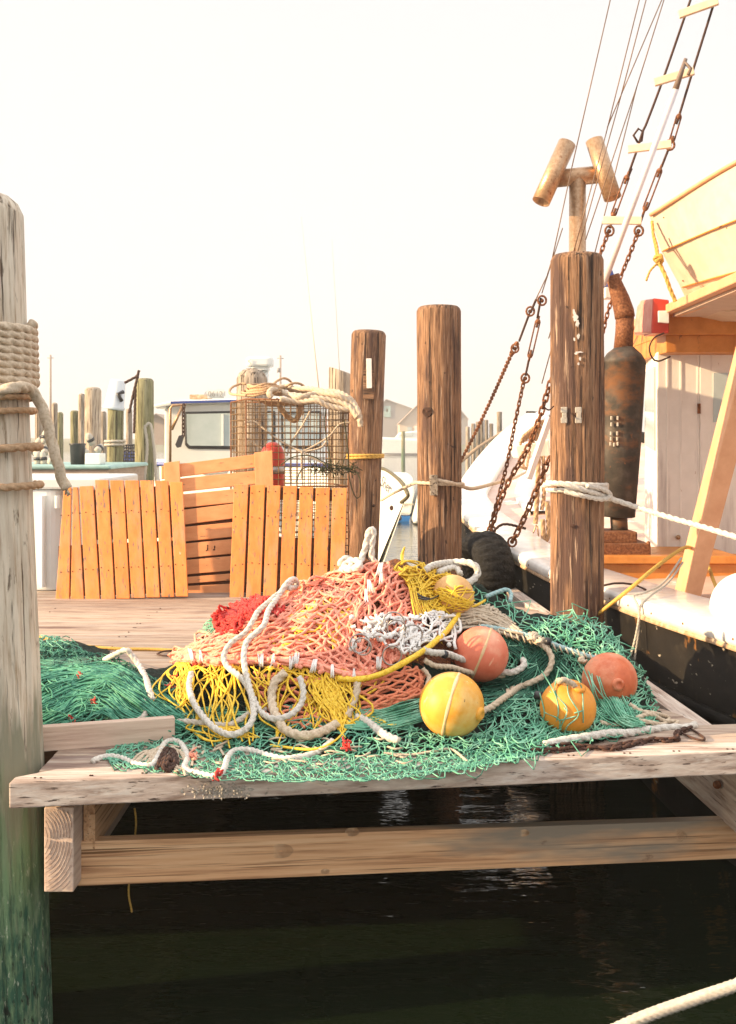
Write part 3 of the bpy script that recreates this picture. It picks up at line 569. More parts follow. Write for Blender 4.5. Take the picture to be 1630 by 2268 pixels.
for pts in ([(622, 1030), (650, 1012), (690, 1010), (720, 1025), (760, 1035), (780, 1045), (796, 1048)], [(762, 930), (770, 990), (772, 1045), (780, 1085), (790, 1104), (797, 1100), (797, 1060), (790, 1045)], [(655, 1068), (668, 1040), (690, 1034), (720, 1036), (768, 1038)], [(722, 905), (719, 940), (728, 1000), (740, 1060)]):
    tube(mb, spline([P(x, y, 7.97+.02*random.random()) for x, y in pts], .03), .004, 5)
for i in range(150):
    x = random.uniform(690, 790); y = 1036+random.gauss(0, 7)+(x-690)*.06; c = P(x, y, 7.96+random.uniform(0, .05)); d = Vector((random.gauss(0, 1), random.gauss(0, .4), random.gauss(0, 1)))*.02
    tube(mb, [c, c+d*.6, c+d], .003, 4)
tag(mb.build('weedy_twine', M['weed']), 'dark weed-covered twine caught on the lower right of the wire trap', 'twine')
# red float inside the trap
fl = root('trap_float', P(605, 1080, 8.3), 'red capsule float with a silver band inside the wire trap', 'float')
mb = MB(); c = P(604, 1035, 8.3); s_ = 8.3/F
lathe(mb, [(.3*s_, 56*s_), (9*s_, 55*s_), (18*s_, 48*s_), (24*s_, 38*s_), (26*s_, 26*s_), (26*s_, -50*s_), (22*s_, -60*s_), (5*s_, -62*s_)], Matrix.Translation(c)); mb.build('body', M['redlight'], fl)
mb = MB(); lathe(mb, [(26.6*s_, 2*s_), (26.8*s_, -14*s_)], Matrix.Translation(c)); mb.build('band', M['steelring'], fl)
# ropes coiled on the trap
mb = MB()
for k in range(7):
    cx, cy = 585+random.uniform(-6, 6), 872-k*3.2; rx = 46-k*2.5; pts = []
    for q in range(15):
        a = 6.28*q/14*1.02; pts.append(P(cx+rx*math.cos(a), cy+5*math.sin(2*a)*random.random(), 8.32+.22*math.sin(a)))
    rope(mb, pts, .0085)
rope(mb, [P(545, 876, 8.1), P(511, 872, 8.3), P(512, 860, 8.5), P(530, 851, 8.6), P(545, 850, 8.6)], .009)
rope(mb, [P(600, 857, 8.3), P(612, 845, 8.35), P(627, 838, 8.4), P(640, 842, 8.45), P(646, 852, 8.5), P(640, 868, 8.5)], .009)
rope(mb, [P(630, 858, 8.3), P(645, 850, 8.3), P(660, 849, 8.35), P(672, 855, 8.4), P(676, 866, 8.4)], .009)
tag(mb.build('rope_coil', M['tan']), 'coil of thin tan rope on top left of the wire trap', 'rope', 'ropes lying on the trap')
mb = MB()
for pts in ([(602, 880, 8.0), (596, 872, 8.0), (604, 863, 8.1), (625, 868, 8.2), (660, 880, 8.0), (700, 872, 8.05), (745, 876, 8.0), (778, 893, 8.0), (793, 912, 7.95), (798, 938, 7.93), (799, 945, 7.93)],
            [(622, 872, 8.25), (615, 862, 8.3), (630, 857, 8.35), (655, 861, 8.3), (690, 862, 8.2), (735, 871, 8.1), (770, 880, 8.05), (786, 900, 8.0), (770, 907, 7.97), (730, 900, 7.97), (700, 888, 7.97), (660, 890, 8.0), (620, 884, 7.98)],
            [(640, 862, 8.4), (700, 868, 8.4), (745, 868, 8.35), (775, 884, 8.25), (790, 905, 8.2), (797, 930, 8.15)],
            [(640, 875, 8.1), (690, 880, 8.02), (740, 888, 8.0), (772, 900, 7.97), (792, 925, 7.93)]):
    rope(mb, [P(*p) for p in pts], .0205, lay=6)
tag(mb.build('thick_rope', M['manila']), 'thick pale rope bundled on top of the wire trap, end hanging at its right', 'rope', 'ropes lying on the trap')
mb = MB()
for k in range(10): rope(mb, [P(548+k*3, 884, 8.1+k*.04), P(600, 888+k*1.2, 8.1+k*.04), P(660, 892+random.uniform(-2, 6), 8.12+k*.03), P(720, 889, 8.1+k*.03)], .008)
rope(mb, [P(609, 884, 8.2), P(622, 905, 8.2), P(640, 926, 8.25), P(655, 930, 8.25), P(663, 915, 8.25), P(668, 890, 8.3)], .02)
tag(mb.build('slack_rope', M['tan']), 'slack tan rope sagging under the top of the wire trap', 'rope', 'ropes lying on the trap')
# ---------------------------------------------------------------- black fishing boat on the right
fb = root('fishing_boat', Vector((3, 9, WZ)), 'black fishing boat with white rail, buff timbers and white cabin at the right', 'boat')
RP = [(2300, 1640, 3.3), (1990, 1545, 3.8), (1780, 1475, 4.2), (1630, 1425, 4.65), (1500, 1384, 5.2), (1414, 1355, 5.8), (1335, 1325, 6.55), (1220, 1280, 7.6), (1130, 1232, 8.5), (1085, 1198, 9.2), (1035, 1158, 10.2), (1010, 1130, 11), (1003, 1105, 11.8), (1020, 1075, 12.5), (1060, 1020, 13.2), (1110, 967, 13.9), (1165, 925, 14.5)]
rail = spline([P(*p) for p in RP], .08)
def inboard(i):
    t = rail[min(i+1, len(rail)-1)]-rail[max(i-1, 0)]; t.z = 0; t.normalize(); return Vector((t.y, -t.x, 0))
def sweep(mb, prof, seq=None, smooth=True):
    m = len(prof); vs = []; fs = []; rng = seq or range(len(rail))
    for i in rng:
        nb = inboard(i)
        for a, z in prof: vs.append(rail[i]+nb*a+Vector((0, 0, z)))
    for i in range(len(list(rng))-1):
        for k in range(m): fs.append((i*m+k, i*m+(k+1)%m, (i+1)*m+(k+1)%m, (i+1)*m+k))
    mb.add(vs, fs, smooth)
mb = MB(); sweep(mb, [(.0, -.012), (-.012, .0), (-.012, .035), (.0, .052), (.02, .060), (.10, .064), (.33, .070), (.345, .06), (.345, -.03), (.02, -.03)]); mb.build('rail_cap', M['rail'], fb)
mb = MB(); sweep(mb, [(.02, -.012), (-.004, -.012), (-.010, -.03), (.02, -.034)]); mb.build('rub_rail', M['rubrail'], fb)
mb = MB(); sweep(mb, [(.0, -.03), (.03, -.45), (.10, -1.0), (.2, -1.5), (.3, -1.5), (.1, -.5), (.04, -.03)]); mb.build('hull', M['hull'], fb)
mb = MB(); sweep(mb, [(.006, -.30), (-.022, -.30), (-.022, -.345), (.006, -.35)]); mb.build('rubbing_strake', M['hull'], fb)
mb = MB()
for i in range(6, len(rail), 5):
    nb = inboard(i); c = rail[i]+nb*-.012+Vector((0, 0, .018)); sphere(mb, c, .006, nu=6, nv=4)
mb.build('rail_screw', M['rust'], fb)
n = len(rail); stem = rail[-1]; far = spline([Vector((4.6, 4.3, .1)), Vector((4.7, 7, .12)), Vector((4.5, 9.5, .3)), Vector((3.9, 11.8, .62)), Vector((3.0, 13.4, 1.0)), stem], .1)
vs = []; fs = []
for i in range(n):
    nb = inboard(i); a = rail[i]+nb*.2; b = far[int(i*(len(far)-1)/(n-1))]
    for k in range(9): s = k/8; q = a.lerp(b, s); q.z += .02*math.sin(s*math.pi)-.02; vs.append(q)
for i in range(n-1):
    for k in range(8): fs.append((i*9+k, i*9+k+1, (i+1)*9+k+1, (i+1)*9+k))
MB().add(vs, fs, True).build('deck', M['pinkdeck'], fb)
mb = MB(); m_ = [int(n*.62+k) for k in range(int(n*.22))]; sweep(mb, [(.62, .0), (.62, .055), (.80, .058), (.80, .0)], m_); mb.build('deck_strip', M['white'], fb)
mb = MB(); vs = []; fs = []
for i, q in enumerate(far): vs += [q+Vector((0, 0, .08)), q+Vector((.1, 0, .08)), q+Vector((-.1, -.1, -1.6)), q+Vector((0, 0, -.1))]
for i in range(len(far)-1):
    for k in range(4): fs.append((4*i+k, 4*i+(k+1)%4, 4*i+4+(k+1)%4, 4*i+4+k))
MB().add(vs, fs, True).build('far_side', M['hull'], fb)
# cabin
plan = [P(1455, 0, 8.2), P(1428, 0, 8.95), Vector((2.9, 10.6, 0)), Vector((4.3, 10.6, 0)), Vector((4.3, 8.2, 0))]
zc0, zc1 = -.1, P(0, 779, 8.2).z
MB().slab([Vector((p.x, p.y, zc0)) for p in plan], Vector((0, 0, zc1-zc0))).build('cabin_wall', M['white'], fb, bevel=.01)
mb = MB()
for x in (1478, 1508, 1546): mb.box(Matrix.Translation(P(x, 1030, 8.197)), .012, .006, 1.55)
mb.build('wall_batten', M['white'], fb)
door = MB().slab([P(1550, 785, 8.19), P(1760, 785, 8.19), P(1760, 1340, 8.19), P(1550, 1340, 8.19)], Vector((0, .02, 0))).build('door', M['white'], fb, bevel=.004)
MB().slab([P(1580, 826, 8.185), P(1640, 826, 8.185), P(1640, 935, 8.185), P(1580, 935, 8.185)], Vector((0, .008, 0))).build('window', M['glass'], door)
mb = MB(); [mb.box(Matrix.Translation(P(1548, y, 8.18)), .02, .016, .07) for y in (905, 1190)]; mb.build('hinge', M['rust'], door)
mb = MB(); [cyl(mb, P(x, y, 8.2), P(x, y, 8.165), .016) for x, y in ((1502, 1190), (1613, 1268))]; mb.build('fitting', M['galv'], fb)
a_, b_ = P(1452, 0, 8.28), P(1431, 0, 8.86)
wv = [Vector((a_.x-.012, a_.y, P(0, 812, 8.28).z)), Vector((b_.x-.012, b_.y, P(0, 824, 8.8).z)), Vector((b_.x-.012, b_.y, P(0, 985, 8.8).z)), Vector((a_.x-.012, a_.y, P(0, 998, 8.28).z))]
MB().slab(wv, Vector((.01, 0, 0))).build('side_window', M['glass'], fb)
def bx(x0, y0, x1, y1, D, dep, name, mat, bev=.006, par=fb):
    return MB().slab([P(x0, y0, D), P(x1, y0, D), P(x1, y1, D), P(x0, y1, D)], Vector((0, dep, 0))).build(name, M[mat], par, bevel=bev)
bx(1475, 742, 1900, 781, 8.0, 1.15, 'header_beam', 'boat_orange'); bx(1478, 693, 1900, 741, 7.95, 1.3, 'header_beam', 'boat_orange')
x_ = P(1470, 0, 7.9).x; zt = P(0, 677, 7.9).z
MB().slab([Vector((x_, 4.6, zt-.055)), Vector((x_, 9.3, zt-.055)), Vector((4.6, 9.3, zt-.055)), Vector((4.6, 4.6, zt-.055))], Vector((0, 0, .058))).build('roof', M['buff'], fb, bevel=.006)
MB().slab([Vector((x_+.06, 4.7, zt-.075)), Vector((x_+.06, 7.9, zt-.075)), Vector((4.5, 7.9, zt-.075)), Vector((4.5, 4.7, zt-.075))], Vector((0, 0, .018))).build('roof_lining', M['lumber'], fb)
mb = MB(); tube(mb, spline([P(1500, 697, 7.85), P(1530, 688, 7.6), P(1580, 668, 7.2), P(1660, 635, 6.7)], .05), .016, 8); mb.build('conduit', M['buff'], fb)
fp = [P(1512, 1326, 6.6), P(1548, 1341, 6.6), P(1716, 700, 6.6), P(1672, 690, 6.6)]; vb = P(1490, 1319, 6.74)-P(1512, 1326, 6.6)
MB().slab(fp, vb).build('diagonal_timber', M['buff'], fb, frame((fp[0]+fp[1])/2, (fp[2]+fp[3])/2), .006)
# engine box with exhaust
bx(1300, 1247, 1700, 1420, 7.55, .65, 'engine_box', 'boat_orange', .012); bx(1296, 1232, 1640, 1249, 7.5, .7, 'engine_box_lid', 'boat_orange', .006)
bx(1320, 1204, 1442, 1232, 7.6, .45, 'exhaust_plinth', 'rust', .01); bx(1325, 1178, 1412, 1204, 7.66, .34, 'exhaust_flange', 'rust', .01)
mb = MB(); [cyl(mb, P(x, y, 7.55), P(x, y, 7.52), .014, n=8) for x, y in ((1459, 1255), (1460, 1290), (1455, 1293), (1436, 1203))]; mb.build('bolt', M['rust'], fb)
D_ = 7.85; s_ = D_/F; top = P(1382, 806, D_); bot = P(1365, 1143, D_); ax = (top-bot); L_ = ax.length; Mx = frame(bot, top); Mx = Mx @ Matrix.Rotation(R(90), 4, 'Y'); Mx.translation = bot
mb = MB(); lathe(mb, [(36*s_, -2*s_), (41*s_, 0), (46*s_, L_*.5), (47.5*s_, L_), (48.5*s_, L_+1*s_), (46*s_, L_+9*s_), (38*s_, L_+22*s_), (24*s_, L_+34*s_), (20*s_, L_+38*s_)], Mx, 40)
mu = mb.build('exhaust_drum', M['muffler'], fb)
mb = MB(); cyl(mb, P(1372, 1180, D_), P(1370, 1140, D_), 19*s_); mb.build('exhaust_foot', M['muffler'], fb)
mb = MB(); tube(mb, [P(1380, 775, D_), P(1383, 735, D_), P(1384, 702, D_)], [21*s_, 20*s_, 20*s_], 24); tube(mb, [P(1384, 704, D_), P(1382, 690, D_), P(1374, 662, D_), P(1362, 628, D_), P(1356, 610, D_)], [22*s_, 22*s_, 20*s_, 16*s_, 15*s_], 24); mb.build('exhaust_elbow', M['rust'], fb)
mb = MB()
for x, y in ((1354, 926), (1354, 940), (1368, 926), (1368, 940), (1353, 960), (1353, 972), (1367, 960), (1367, 972), (1352, 983), (1360, 985), (1368, 983)):
    dd = math.sqrt(max(.0001, (46*s_)**2-((x-1374)*s_)**2)); mb.box(Matrix.Translation(P(x, y, D_-dd-.004)), .013, .012, .026)
mb.build('weld_bead', M['greyrope'], mu, bevel=.004)
mb = MB(); mb.slab([P(1345, 598, 8.2), P(1355, 596, 8.2), P(1370, 634, 8.2), P(1340, 634, 8.2)], Vector((0, .1, 0))); mb.build('blue_fitting', M['blue'], fb)
bx(1340, 636, 1366, 660, 8.15, .12, 'bracket', 'white')
# flood lamp with red housing
lamp = MB().slab([P(1447, 660, 7.85), P(1482, 664, 7.85), P(1482, 738, 7.85), P(1443, 738, 7.85)], Vector((-.0, .24, 0))).build('lamp_housing', M['redlight'], fb, bevel=.008)
MB().slab([P(1446, 661, 7.86), P(1442, 737, 7.86), P(1404, 737, 8.02), P(1411, 680, 8.02), P(1420, 665, 8.0)], Vector((.05, .2, 0))).build('lamp_face', M['redlens'], lamp, bevel=.006)
MB().slab([P(1458, 688, 7.83), P(1482, 688, 7.83), P(1482, 716, 7.83), P(1458, 714, 7.83)], Vector((0, .03, 0))).build('junction_box', M['white'], lamp, bevel=.004)
mb = MB(); tube(mb, spline([P(1470, 738, 7.8), P(1449, 748, 7.75), P(1438, 770, 7.75), P(1444, 792, 7.78), P(1458, 800, 7.8), P(1484, 790, 7.95)], .02), .006, 6); mb.build('lamp_cable', M['darkrust'], lamp)
# forked exhaust / gallows pipe
D_ = 9.2; s_ = D_/F
mb = MB(); cyl(mb, P(1279, 1300, D_), P(1279, 395, D_), 20*s_, 18.5*s_, 28); pst = mb.build('gallows_post', M['galv'], fb)
mb = MB(); cyl(mb, P(1228, 396, D_), P(1332, 386, D_), 19.5*s_, n=28); mb.build('gallows_crossbar', M['galv'], fb)
for a, b, rr in (((1256, 318), (1198, 447), 20), ((1316, 311), (1357, 439), 19.5)):
    mb = MB(); pa, pb = P(*a, D_-.02), P(*b, D_-.12); k = 28; fr = frames([pa, pb]); vs = []
    for p, r in ((pa, rr), (pb, rr), (pb, rr-1.6), (pa, rr-1.6)):
        t, u, v = fr[0]; vs += [p+(u*math.cos(6.2832*q/k)+v*math.sin(6.2832*q/k))*r*s_ for q in range(k)]
    fs = [(j*k+q, j*k+(q+1)%k, ((j+1)%4)*k+(q+1)%k, ((j+1)%4)*k+q) for j in range(4) for q in range(k)]
    mb.add(vs, fs, True); mb.build('pipe_sleeve', M['galv'], fb)
# foredeck gear
MB().slab([P(1137, 985, 9.6), P(1217, 972, 9.6), P(1222, 1014, 9.6), P(1145, 1016, 9.6)], Vector((0, .3, 0))).build('winch_block', M['white'], fb, bevel=.02)
a, b = P(1217, 925, 9.3), P(1170, 1060, 9.2); beam(a, b, .045, .045, 'steel_bar', M['pole'], fb)
mb = MB()
for k in range(7): rope(mb, [P(1152+k*6, 985-k*5, 9.5), P(1160+k*6, 965-k*5, 9.45), P(1172+k*6, 960-k*4, 9.5), P(1176+k*6, 985-k*4, 9.5)], .012)
for k in range(3): rope(mb, [P(1158+k*8, 1000, 9.5), P(1150+k*9, 1030, 9.45), P(1168+k*5, 1040, 9.45)], .010)
rope(mb, [P(1193, 1010, 9.4), P(1190, 1090, 9.4), P(1186, 1160, 9.4)], .02); rope(mb, [P(1203, 1010, 9.4), P(1205, 1090, 9.4), P(1200, 1130, 9.4)], .016)
rope(mb, [P(1212, 1110, 9.2), P(1215, 1180, 9.2), P(1205, 1195, 9.2), P(1202, 1150, 9.2)], .02)
mb.build('deck_rope', M['tan'], fb)
mb = MB(); tube(mb, spline([P(1188, 1162, 9.3), P(1180, 1185, 9.3), P(1184, 1196, 9.3), P(1192, 1190, 9.3), P(1190, 1165, 9.3)], .02), .006, 6); mb.build('snap_hook', M['galv'], fb)
# rigging: stays, chains, rung ladder
mb = MB()
for pts in ([(1353.5, -8), (1266, 373), (1223, 573), (1212, 610), (1186, 665)], [(1418, -8), (1342, 297), (1269, 563), (1215, 750)], [(1433, -8), (1373, 221), (1278, 563), (1200, 850)], [(1469, -8), (1345, 282)], [(1473, -8), (1411, 190), (1297, 531)], [(1411, 190), (1316, 566)], [(1246, 505), (1200, 650)]):
    for a, b in zip(pts, pts[1:]): tube(mb, [P(*a, 8.4), P(*b, 8.4)], .0042, 5)
mb.build('stay_wire', M['wire'], fb)
def rigline(parts, D0, D1, ytop, ybot):
    dd = lambda y: D0+(D1-D0)*(y-ytop)/(ybot-ytop)
    for kind, pts in parts:
        mb = MB(); q = [P(x, y, dd(y)) for x, y in pts]
        if kind == 'chain': chain(mb, q, .0115, .058); mb.build('chain', M['rust'], fb)
        elif kind == 'chain_big': chain(mb, q, .016, .085); mb.build('chain', M['rust'], fb)
        elif kind == 'wire': tube(mb, spline(q, .05), .009, 6); mb.build('shroud', M['darkrust'], fb)
        elif kind == 'buckle':
            a, b = q; t = (b-a); nrm = Vector((-t.z, 0, t.x)).normalized(); 
            for s in (-1, 1): tube(mb, [a+t*.12+nrm*.016*s, b-t*.12+nrm*.016*s], .006, 6)
            tube(mb, [a, a+t*.25], .0095, 6); tube(mb, [b, b-t*.25], .0095, 6); sphere(mb, a+t*.12, .02, nu=10, nv=6); sphere(mb, b-t*.12, .02, nu=10, nv=6); mb.build('turnbuckle', M['rust'], fb)
        elif kind == 'shackle':
            c = q[0]; tube(mb, [c+Vector((.03*math.cos(a), -.01, .034*math.sin(a))) for a in np.linspace(0, 6.28, 13)], .0085, 6); sphere(mb, c, .016, nu=8, nv=6); mb.build('shackle', M['rust'], fb)
rigline([('wire', [(1187, 664), (1176, 690)]), ('shackle', [(1174, 690)]), ('wire', [(1172, 696), (1150, 755)]), ('shackle', [(1140, 772)]), ('buckle', [(1146, 758), (1132, 786)]), ('chain', [(1132, 786), (1090, 880), (1052, 960), (1020, 1022)])], 8.6, 11.5, 660, 1022)
rigline([('wire', [(1198, 660), (1190, 705)]), ('shackle', [(1200, 666)]), ('buckle', [(1194, 700), (1171, 800)]), ('wire', [(1171, 798), (1164, 832)]), ('shackle', [(1163, 838)]), ('chain', [(1160, 845), (1142, 930), (1120, 1040), (1090, 1150), (1083, 1172)])], 8.5, 9.1, 660, 1172)
rigline([('chain_big', [(1222, 838), (1190, 940), (1160, 1010), (1130, 1060), (1100, 1130), (1088, 1175)]), ('shackle', [(1088, 1174)])], 8.6, 9.1, 840, 1172)
rigline([('chain_big', [(1214, 1020), (1190, 1080), (1160, 1150), (1140, 1190), (1130, 1205)]), ('shackle', [(1134, 1200)])], 8.3, 8.5, 1020, 1205)
rigline([('chain', [(1124, 1213), (1106, 1236), (1098, 1262), (1094, 1278)]), ('chain', [(1122, 1215), (1124, 1238)])], 8.35, 8.2, 1213, 1278)
rigline([('wire', [(1532, -8), (1468, 177), (1430, 278), (1424, 290), (1408, 340), (1392, 385)]), ('wire', [(1413, 316), (1403, 300), (1414, 285), (1424, 292), (1421, 312), (1413, 316)]), ('wire', [(1399, 373), (1388, 400)]), ('buckle', [(1393, 380), (1354, 488)]), ('wire', [(1361, 475), (1350, 506)]), ('shackle', [(1349, 512)]), ('chain', [(1346, 518), (1332, 556), (1322, 585)])], 8.0, 8.2, 0, 560)
rigline([('wire', [(1586, -8), (1535, 155), (1506, 250), (1498, 275)]), ('buckle', [(1506, 250), (1486, 318)]), ('shackle', [(1483, 322)]), ('wire', [(1481, 329), (1465, 370)]), ('buckle', [(1466, 365), (1424, 475)]), ('wire', [(1426, 470), (1416, 500)]), ('shackle', [(1414, 512)]), ('chain', [(1412, 518), (1392, 570), (1373, 617), (1352, 672), (1340, 716), (1336, 740)])], 7.9, 8.2, 0, 740)
for (a, b) in (((1503, 33), (1590, 2)), ((1449, 183), (1537, 157)), ((1390, 331), (1487, 319)), ((1335, 488), (1421, 489))):
    beam(P(*a, 7.92), P(*b, 7.85), .035, .052, 'ladder_rung', M['rung'], fb, bevel=.004)
mb = MB(); cyl(mb, P(1335, 632, 7.8), P(1497, 197, 7.7), .0215, .020, 16); mb.build('white_pole', M['pole'], fb)
mb = MB(); cyl(mb, P(1496, 198, 7.7), P(1519, 130, 7.68), .021, .012, 14); tube(mb, [P(1516, 138, 7.68), P(1530, 152, 7.68), P(1524, 166, 7.68)], .012, 6); mb.build('pole_end', M['polegrey'], fb)
# dinghy on the roof
dg = root('dinghy', P(1700, 690, 7.3), 'cream clinker dinghy stowed on the cabin roof, top right', 'dinghy')
L4 = [(1443, 478, 7.45), (1467, 552, 7.5), (1510, 632, 7.62), (1530, 676, 7.8)]; R4 = [(1900, 225, 6.2), (1900, 385, 6.25), (1900, 535, 6.4), (1900, 650, 6.7)]; MID = [(1630, 362, 6.75), (1630, 483, 6.8), (1630, 598, 6.95), (1630, 665, 7.2)]
for side in (0, 1):
    mb = MB()
    for k in range(3):
        cu = spline([P(*L4[k]), P(*MID[k]), P(*R4[k])], .1); cl = spline([P(*L4[k+1]), P(*MID[k+1]), P(*R4[k+1])], .1); m_ = min(len(cu), len(cl)); off = Vector((0, -.0-.02*(2-k)*0, 0))
        vs = []; fs = []
        for i in range(m_):
            a = cu[int(i*(len(cu)-1)/(m_-1))].copy(); b = cl[int(i*(len(cl)-1)/(m_-1))].copy(); b.z -= .012; b.y -= .018; 
            if side: wdt = 1.3*min(1, .02+i/m_*1.6)-.15*k*min(1, i/m_*2); a.y += wdt; b.y += max(.02, wdt-.12)
            vs += [a, b, b+Vector((0, .02, 0)), a+Vector((0, .02, 0))]
        for i in range(m_-1):
            for q in range(4): fs.append((4*i+q, 4*i+(q+1)%4, 4*i+4+(q+1)%4, 4*i+4+q))
        fs += [(0, 1, 2, 3), tuple(range(4*m_-4, 4*m_))]; mb.add(vs, fs)
    mb.build('planking', M['cream'], dg)
mb = MB()
for k in (1, 2):
    for dy in (0,): tube(mb, [q+Vector((0, -.022, -.014)) for q in spline([P(*L4[k]), P(*MID[k]), P(*R4[k])], .1)], .0055, 5)
mb.build('seam_bead', M['boat_orange'], dg)
mb = MB(); c = spline([P(1441, 476, 7.44), P(1630, 359, 6.74), P(1900, 222, 6.19)], .1); tube(mb, c, .014, 6); mb.build('gunwale', M['buff'], dg)
MB().slab([P(1530, 676, 7.75), P(1900, 650, 6.65), P(1900, 690, 6.65), P(1560, 690, 7.7)], Vector((0, .6, 0))).build('keel', M['cream'], dg)
mb = MB(); [cyl(mb, P(x, y, D+.03), P(x, y, D+.045), .005, n=6) for x, y, D in ((1470, 482, 7.33), (1486, 470, 7.28), (1500, 462, 7.2), (1534, 443, 7.1), (1558, 430, 7.0), (1590, 415, 6.9), (1500, 540, 7.35), (1498, 548, 7.36), (1512, 622, 7.5), (1520, 620, 7.48), (1600, 470, 6.85), (1610, 505, 6.85))]; mb.build('nail_head', M['rust'], dg)
mb = MB(); rope(mb, [P(1444, 490, 7.42), P(1447, 520, 7.4), P(1452, 545, 7.38), P(1456, 572, 7.36)], .010); rope(mb, [P(1446, 515, 7.36), P(1455, 545, 7.35), P(1458, 575, 7.34)], .008)
rope(mb, [P(1452, 580, 7.3), P(1464, 573, 7.3), P(1461, 586, 7.34), P(1450, 572, 7.34), P(1463, 566, 7.3), P(1466, 580, 7.32)], .013); rope(mb, [P(1460, 582, 7.33), P(1474, 612, 7.3), P(1484, 640, 7.3), P(1496, 668, 7.3)], .013)
rope(mb, [P(1455, 584, 7.33), P(1440, 600, 7.33), P(1431, 622, 7.33)], .007)
tag(mb.build('tie_rope', M['goldrope']), 'knotted gold rope hanging from the bow of the cream dinghy', 'rope')
# round fender, hose, light lines, tyre
fd = root('round_fender', P(1652, 1380, 5.3), 'large white round fender sitting on the rail at the right edge', 'fender')
mb = MB(); sphere(mb, P(1652, 1345, 5.3), .158, nu=40, nv=28); mb.build('ball', M['boatwhite'], fd)
mb = MB(); cyl(mb, P(1652, 1272, 5.3), P(1652, 1262, 5.3), .03); mb.build('eye', M['boatwhite'], fd)
mb = MB(); tube(mb, spline([P(1325, 1360, 6.2), P(1400, 1300, 6.1), P(1450, 1258, 6.2), P(1495, 1225, 6.4), P(1522, 1212, 6.6), P(1548, 1224, 6.9), P(1567, 1250, 6.9), P(1578, 1280, 6.6), P(1592, 1316, 6.3)], .04), .0105, 8)
tag(mb.build('yellow_hose', M['goldrope']), 'yellow hose arching behind the diagonal timber of the boat', 'hose')
mb = MB(); rope(mb, [P(1509, 1236, 6.4), P(1470, 1290, 6.1), P(1430, 1312, 5.85), P(1404, 1320, 5.8), P(1412, 1340, 5.68), P(1416, 1360, 5.66), P(1408, 1410, 5.66), P(1395, 1458, 5.66)], .006)
rope(mb, [P(1512, 1246, 6.4), P(1480, 1290, 6.1), P(1440, 1320, 5.8), P(1418, 1345, 5.68), P(1414, 1400, 5.66), P(1405, 1462, 5.66)], .006)
tag(mb.build('light_line', M['greyrope']), 'pair of thin grey lines tied to the diagonal timber and hanging over the white rail', 'rope')
mb = MB(); tube(mb, spline([P(1325, 1300, 6.5), P(1360, 1292, 6.5), P(1400, 1294, 6.45), P(1430, 1306, 6.3)], .04), .006, 6); tag(mb.build('dark_cable', M['darkrust']), 'thin dark cable lying on the white rail just right of the thick pile', 'cable')
ty = root('tyre_fender', P(1078, 1340, 8.5), 'worn black tyre hung as a fender over the bow rail of the black boat', 'tyre')
Tm = frame(Vector((0, 0, 0)), Vector((.93, .30, .06))); C_ = P(1074, 1264, 8.45)
vs = []; fs = []; nu, nv = 144, 24
for i in range(nu):
    a = 6.28318*i/nu
    for j in range(nv):
        b = 6.28318*j/nv; tr = .105; tread = 0.012*((i+(j//3)*3) % 6 < 2 or j % 6 == 0) if abs(math.cos(b)) > .2 and math.cos(b) > 0 else 0
        rr = .19+(tr-tread)*math.cos(b)*.95; x = .15*math.sin(b)*(1 if abs(math.sin(b)) < .9 else .96)
        vs.append(C_+(Tm.to_3x3() @ Vector((x, rr*math.cos(a), rr*math.sin(a)))))
for i in range(nu):
    for j in range(nv): fs.append((i*nv+j, i*nv+(j+1)%nv, ((i+1)%nu)*nv+(j+1)%nv, ((i+1)%nu)*nv+j))
MB().add(vs, fs, True).build('tread', M['tyre'], ty)
mb = MB(); vs = []; 
mb = MB(); rope(mb, [C_+Vector((0, 0, .2)), C_+Vector((.12, .0, .33)), C_+Vector((.3, .05, .30))], .01); mb.build('lashing', M['darkrust'], ty)

# ---------------------------------------------------------------- background boats
wb = root('white_boat', Vector((-.8, 15, WZ)), 'white boat with blue roof trim and its bow pointing at the dock, behind the trap', 'boat')
nr = spline([P(903, 1094, 12.3), P(893, 1073, 12.6), P(872, 1052, 13.3), P(841, 1036, 14.4), P(780, 1029, 15.6), P(700, 1026, 16.8), P(520, 1026, 18.2), P(364, 1024, 19.0), P(250, 1024, 19.6)], .25)
def hullside(mb, top, w):
    m = len(top); vs = []; fs = []
    for i, q in enumerate(top):
        s = i/(m-1); foot = Vector((q.x-.62*max(0, 1-s*2.2)+.12, q.y+.35+.3*max(0, 1-s*2), WZ-.3))
        for k in range(8): u = k/7; p = q.lerp(foot, u); p.y += -.10*math.sin(u*3.14)*min(1, s*3); vs.append(p)
    for i in range(m-1):
        for k in range(7): fs.append((i*8+k, i*8+k+1, (i+1)*8+k+1, (i+1)*8+k))
    mb.add(vs, fs, True)
mb = MB(); hullside(mb, nr, 0); hl = mb.build('hull', M['boatwhite'], wb)
m_ = len(nr); fr_ = [Vector((q.x-.10*min(1, i/m_*8), q.y+2.4*min(1, (i/m_)**.6*1.6), q.z+.02)) for i, q in enumerate(nr)]
vs = []; fs = []
for a, b in zip(nr, fr_): s = len(vs)/3/(m_-1); vs += [a, b, Vector((a.x-.62*max(0, 1-s*2.2)+.02, a.y+.45+.3*max(0, 1-s*2)+(b.y-a.y)*.6, WZ-.3))]
for i in range(m_-1):
    for k in range(2): fs.append((3*i+k, 3*i+k+1, 3*i+4+k, 3*i+3+k))
MB().add(vs, fs).build('deck', M['boatwhite'], wb)
mb = MB(); tube(mb, nr[:int(m_*.42)], .022, 6); tube(mb, spline([P(903, 1092, 12.28), P(904, 1098, 12.3), P(897, 1106, 12.34), P(888, 1113, 12.4)], .02), .02, 6); mb.build('rub_strip', M['olive'], wb)
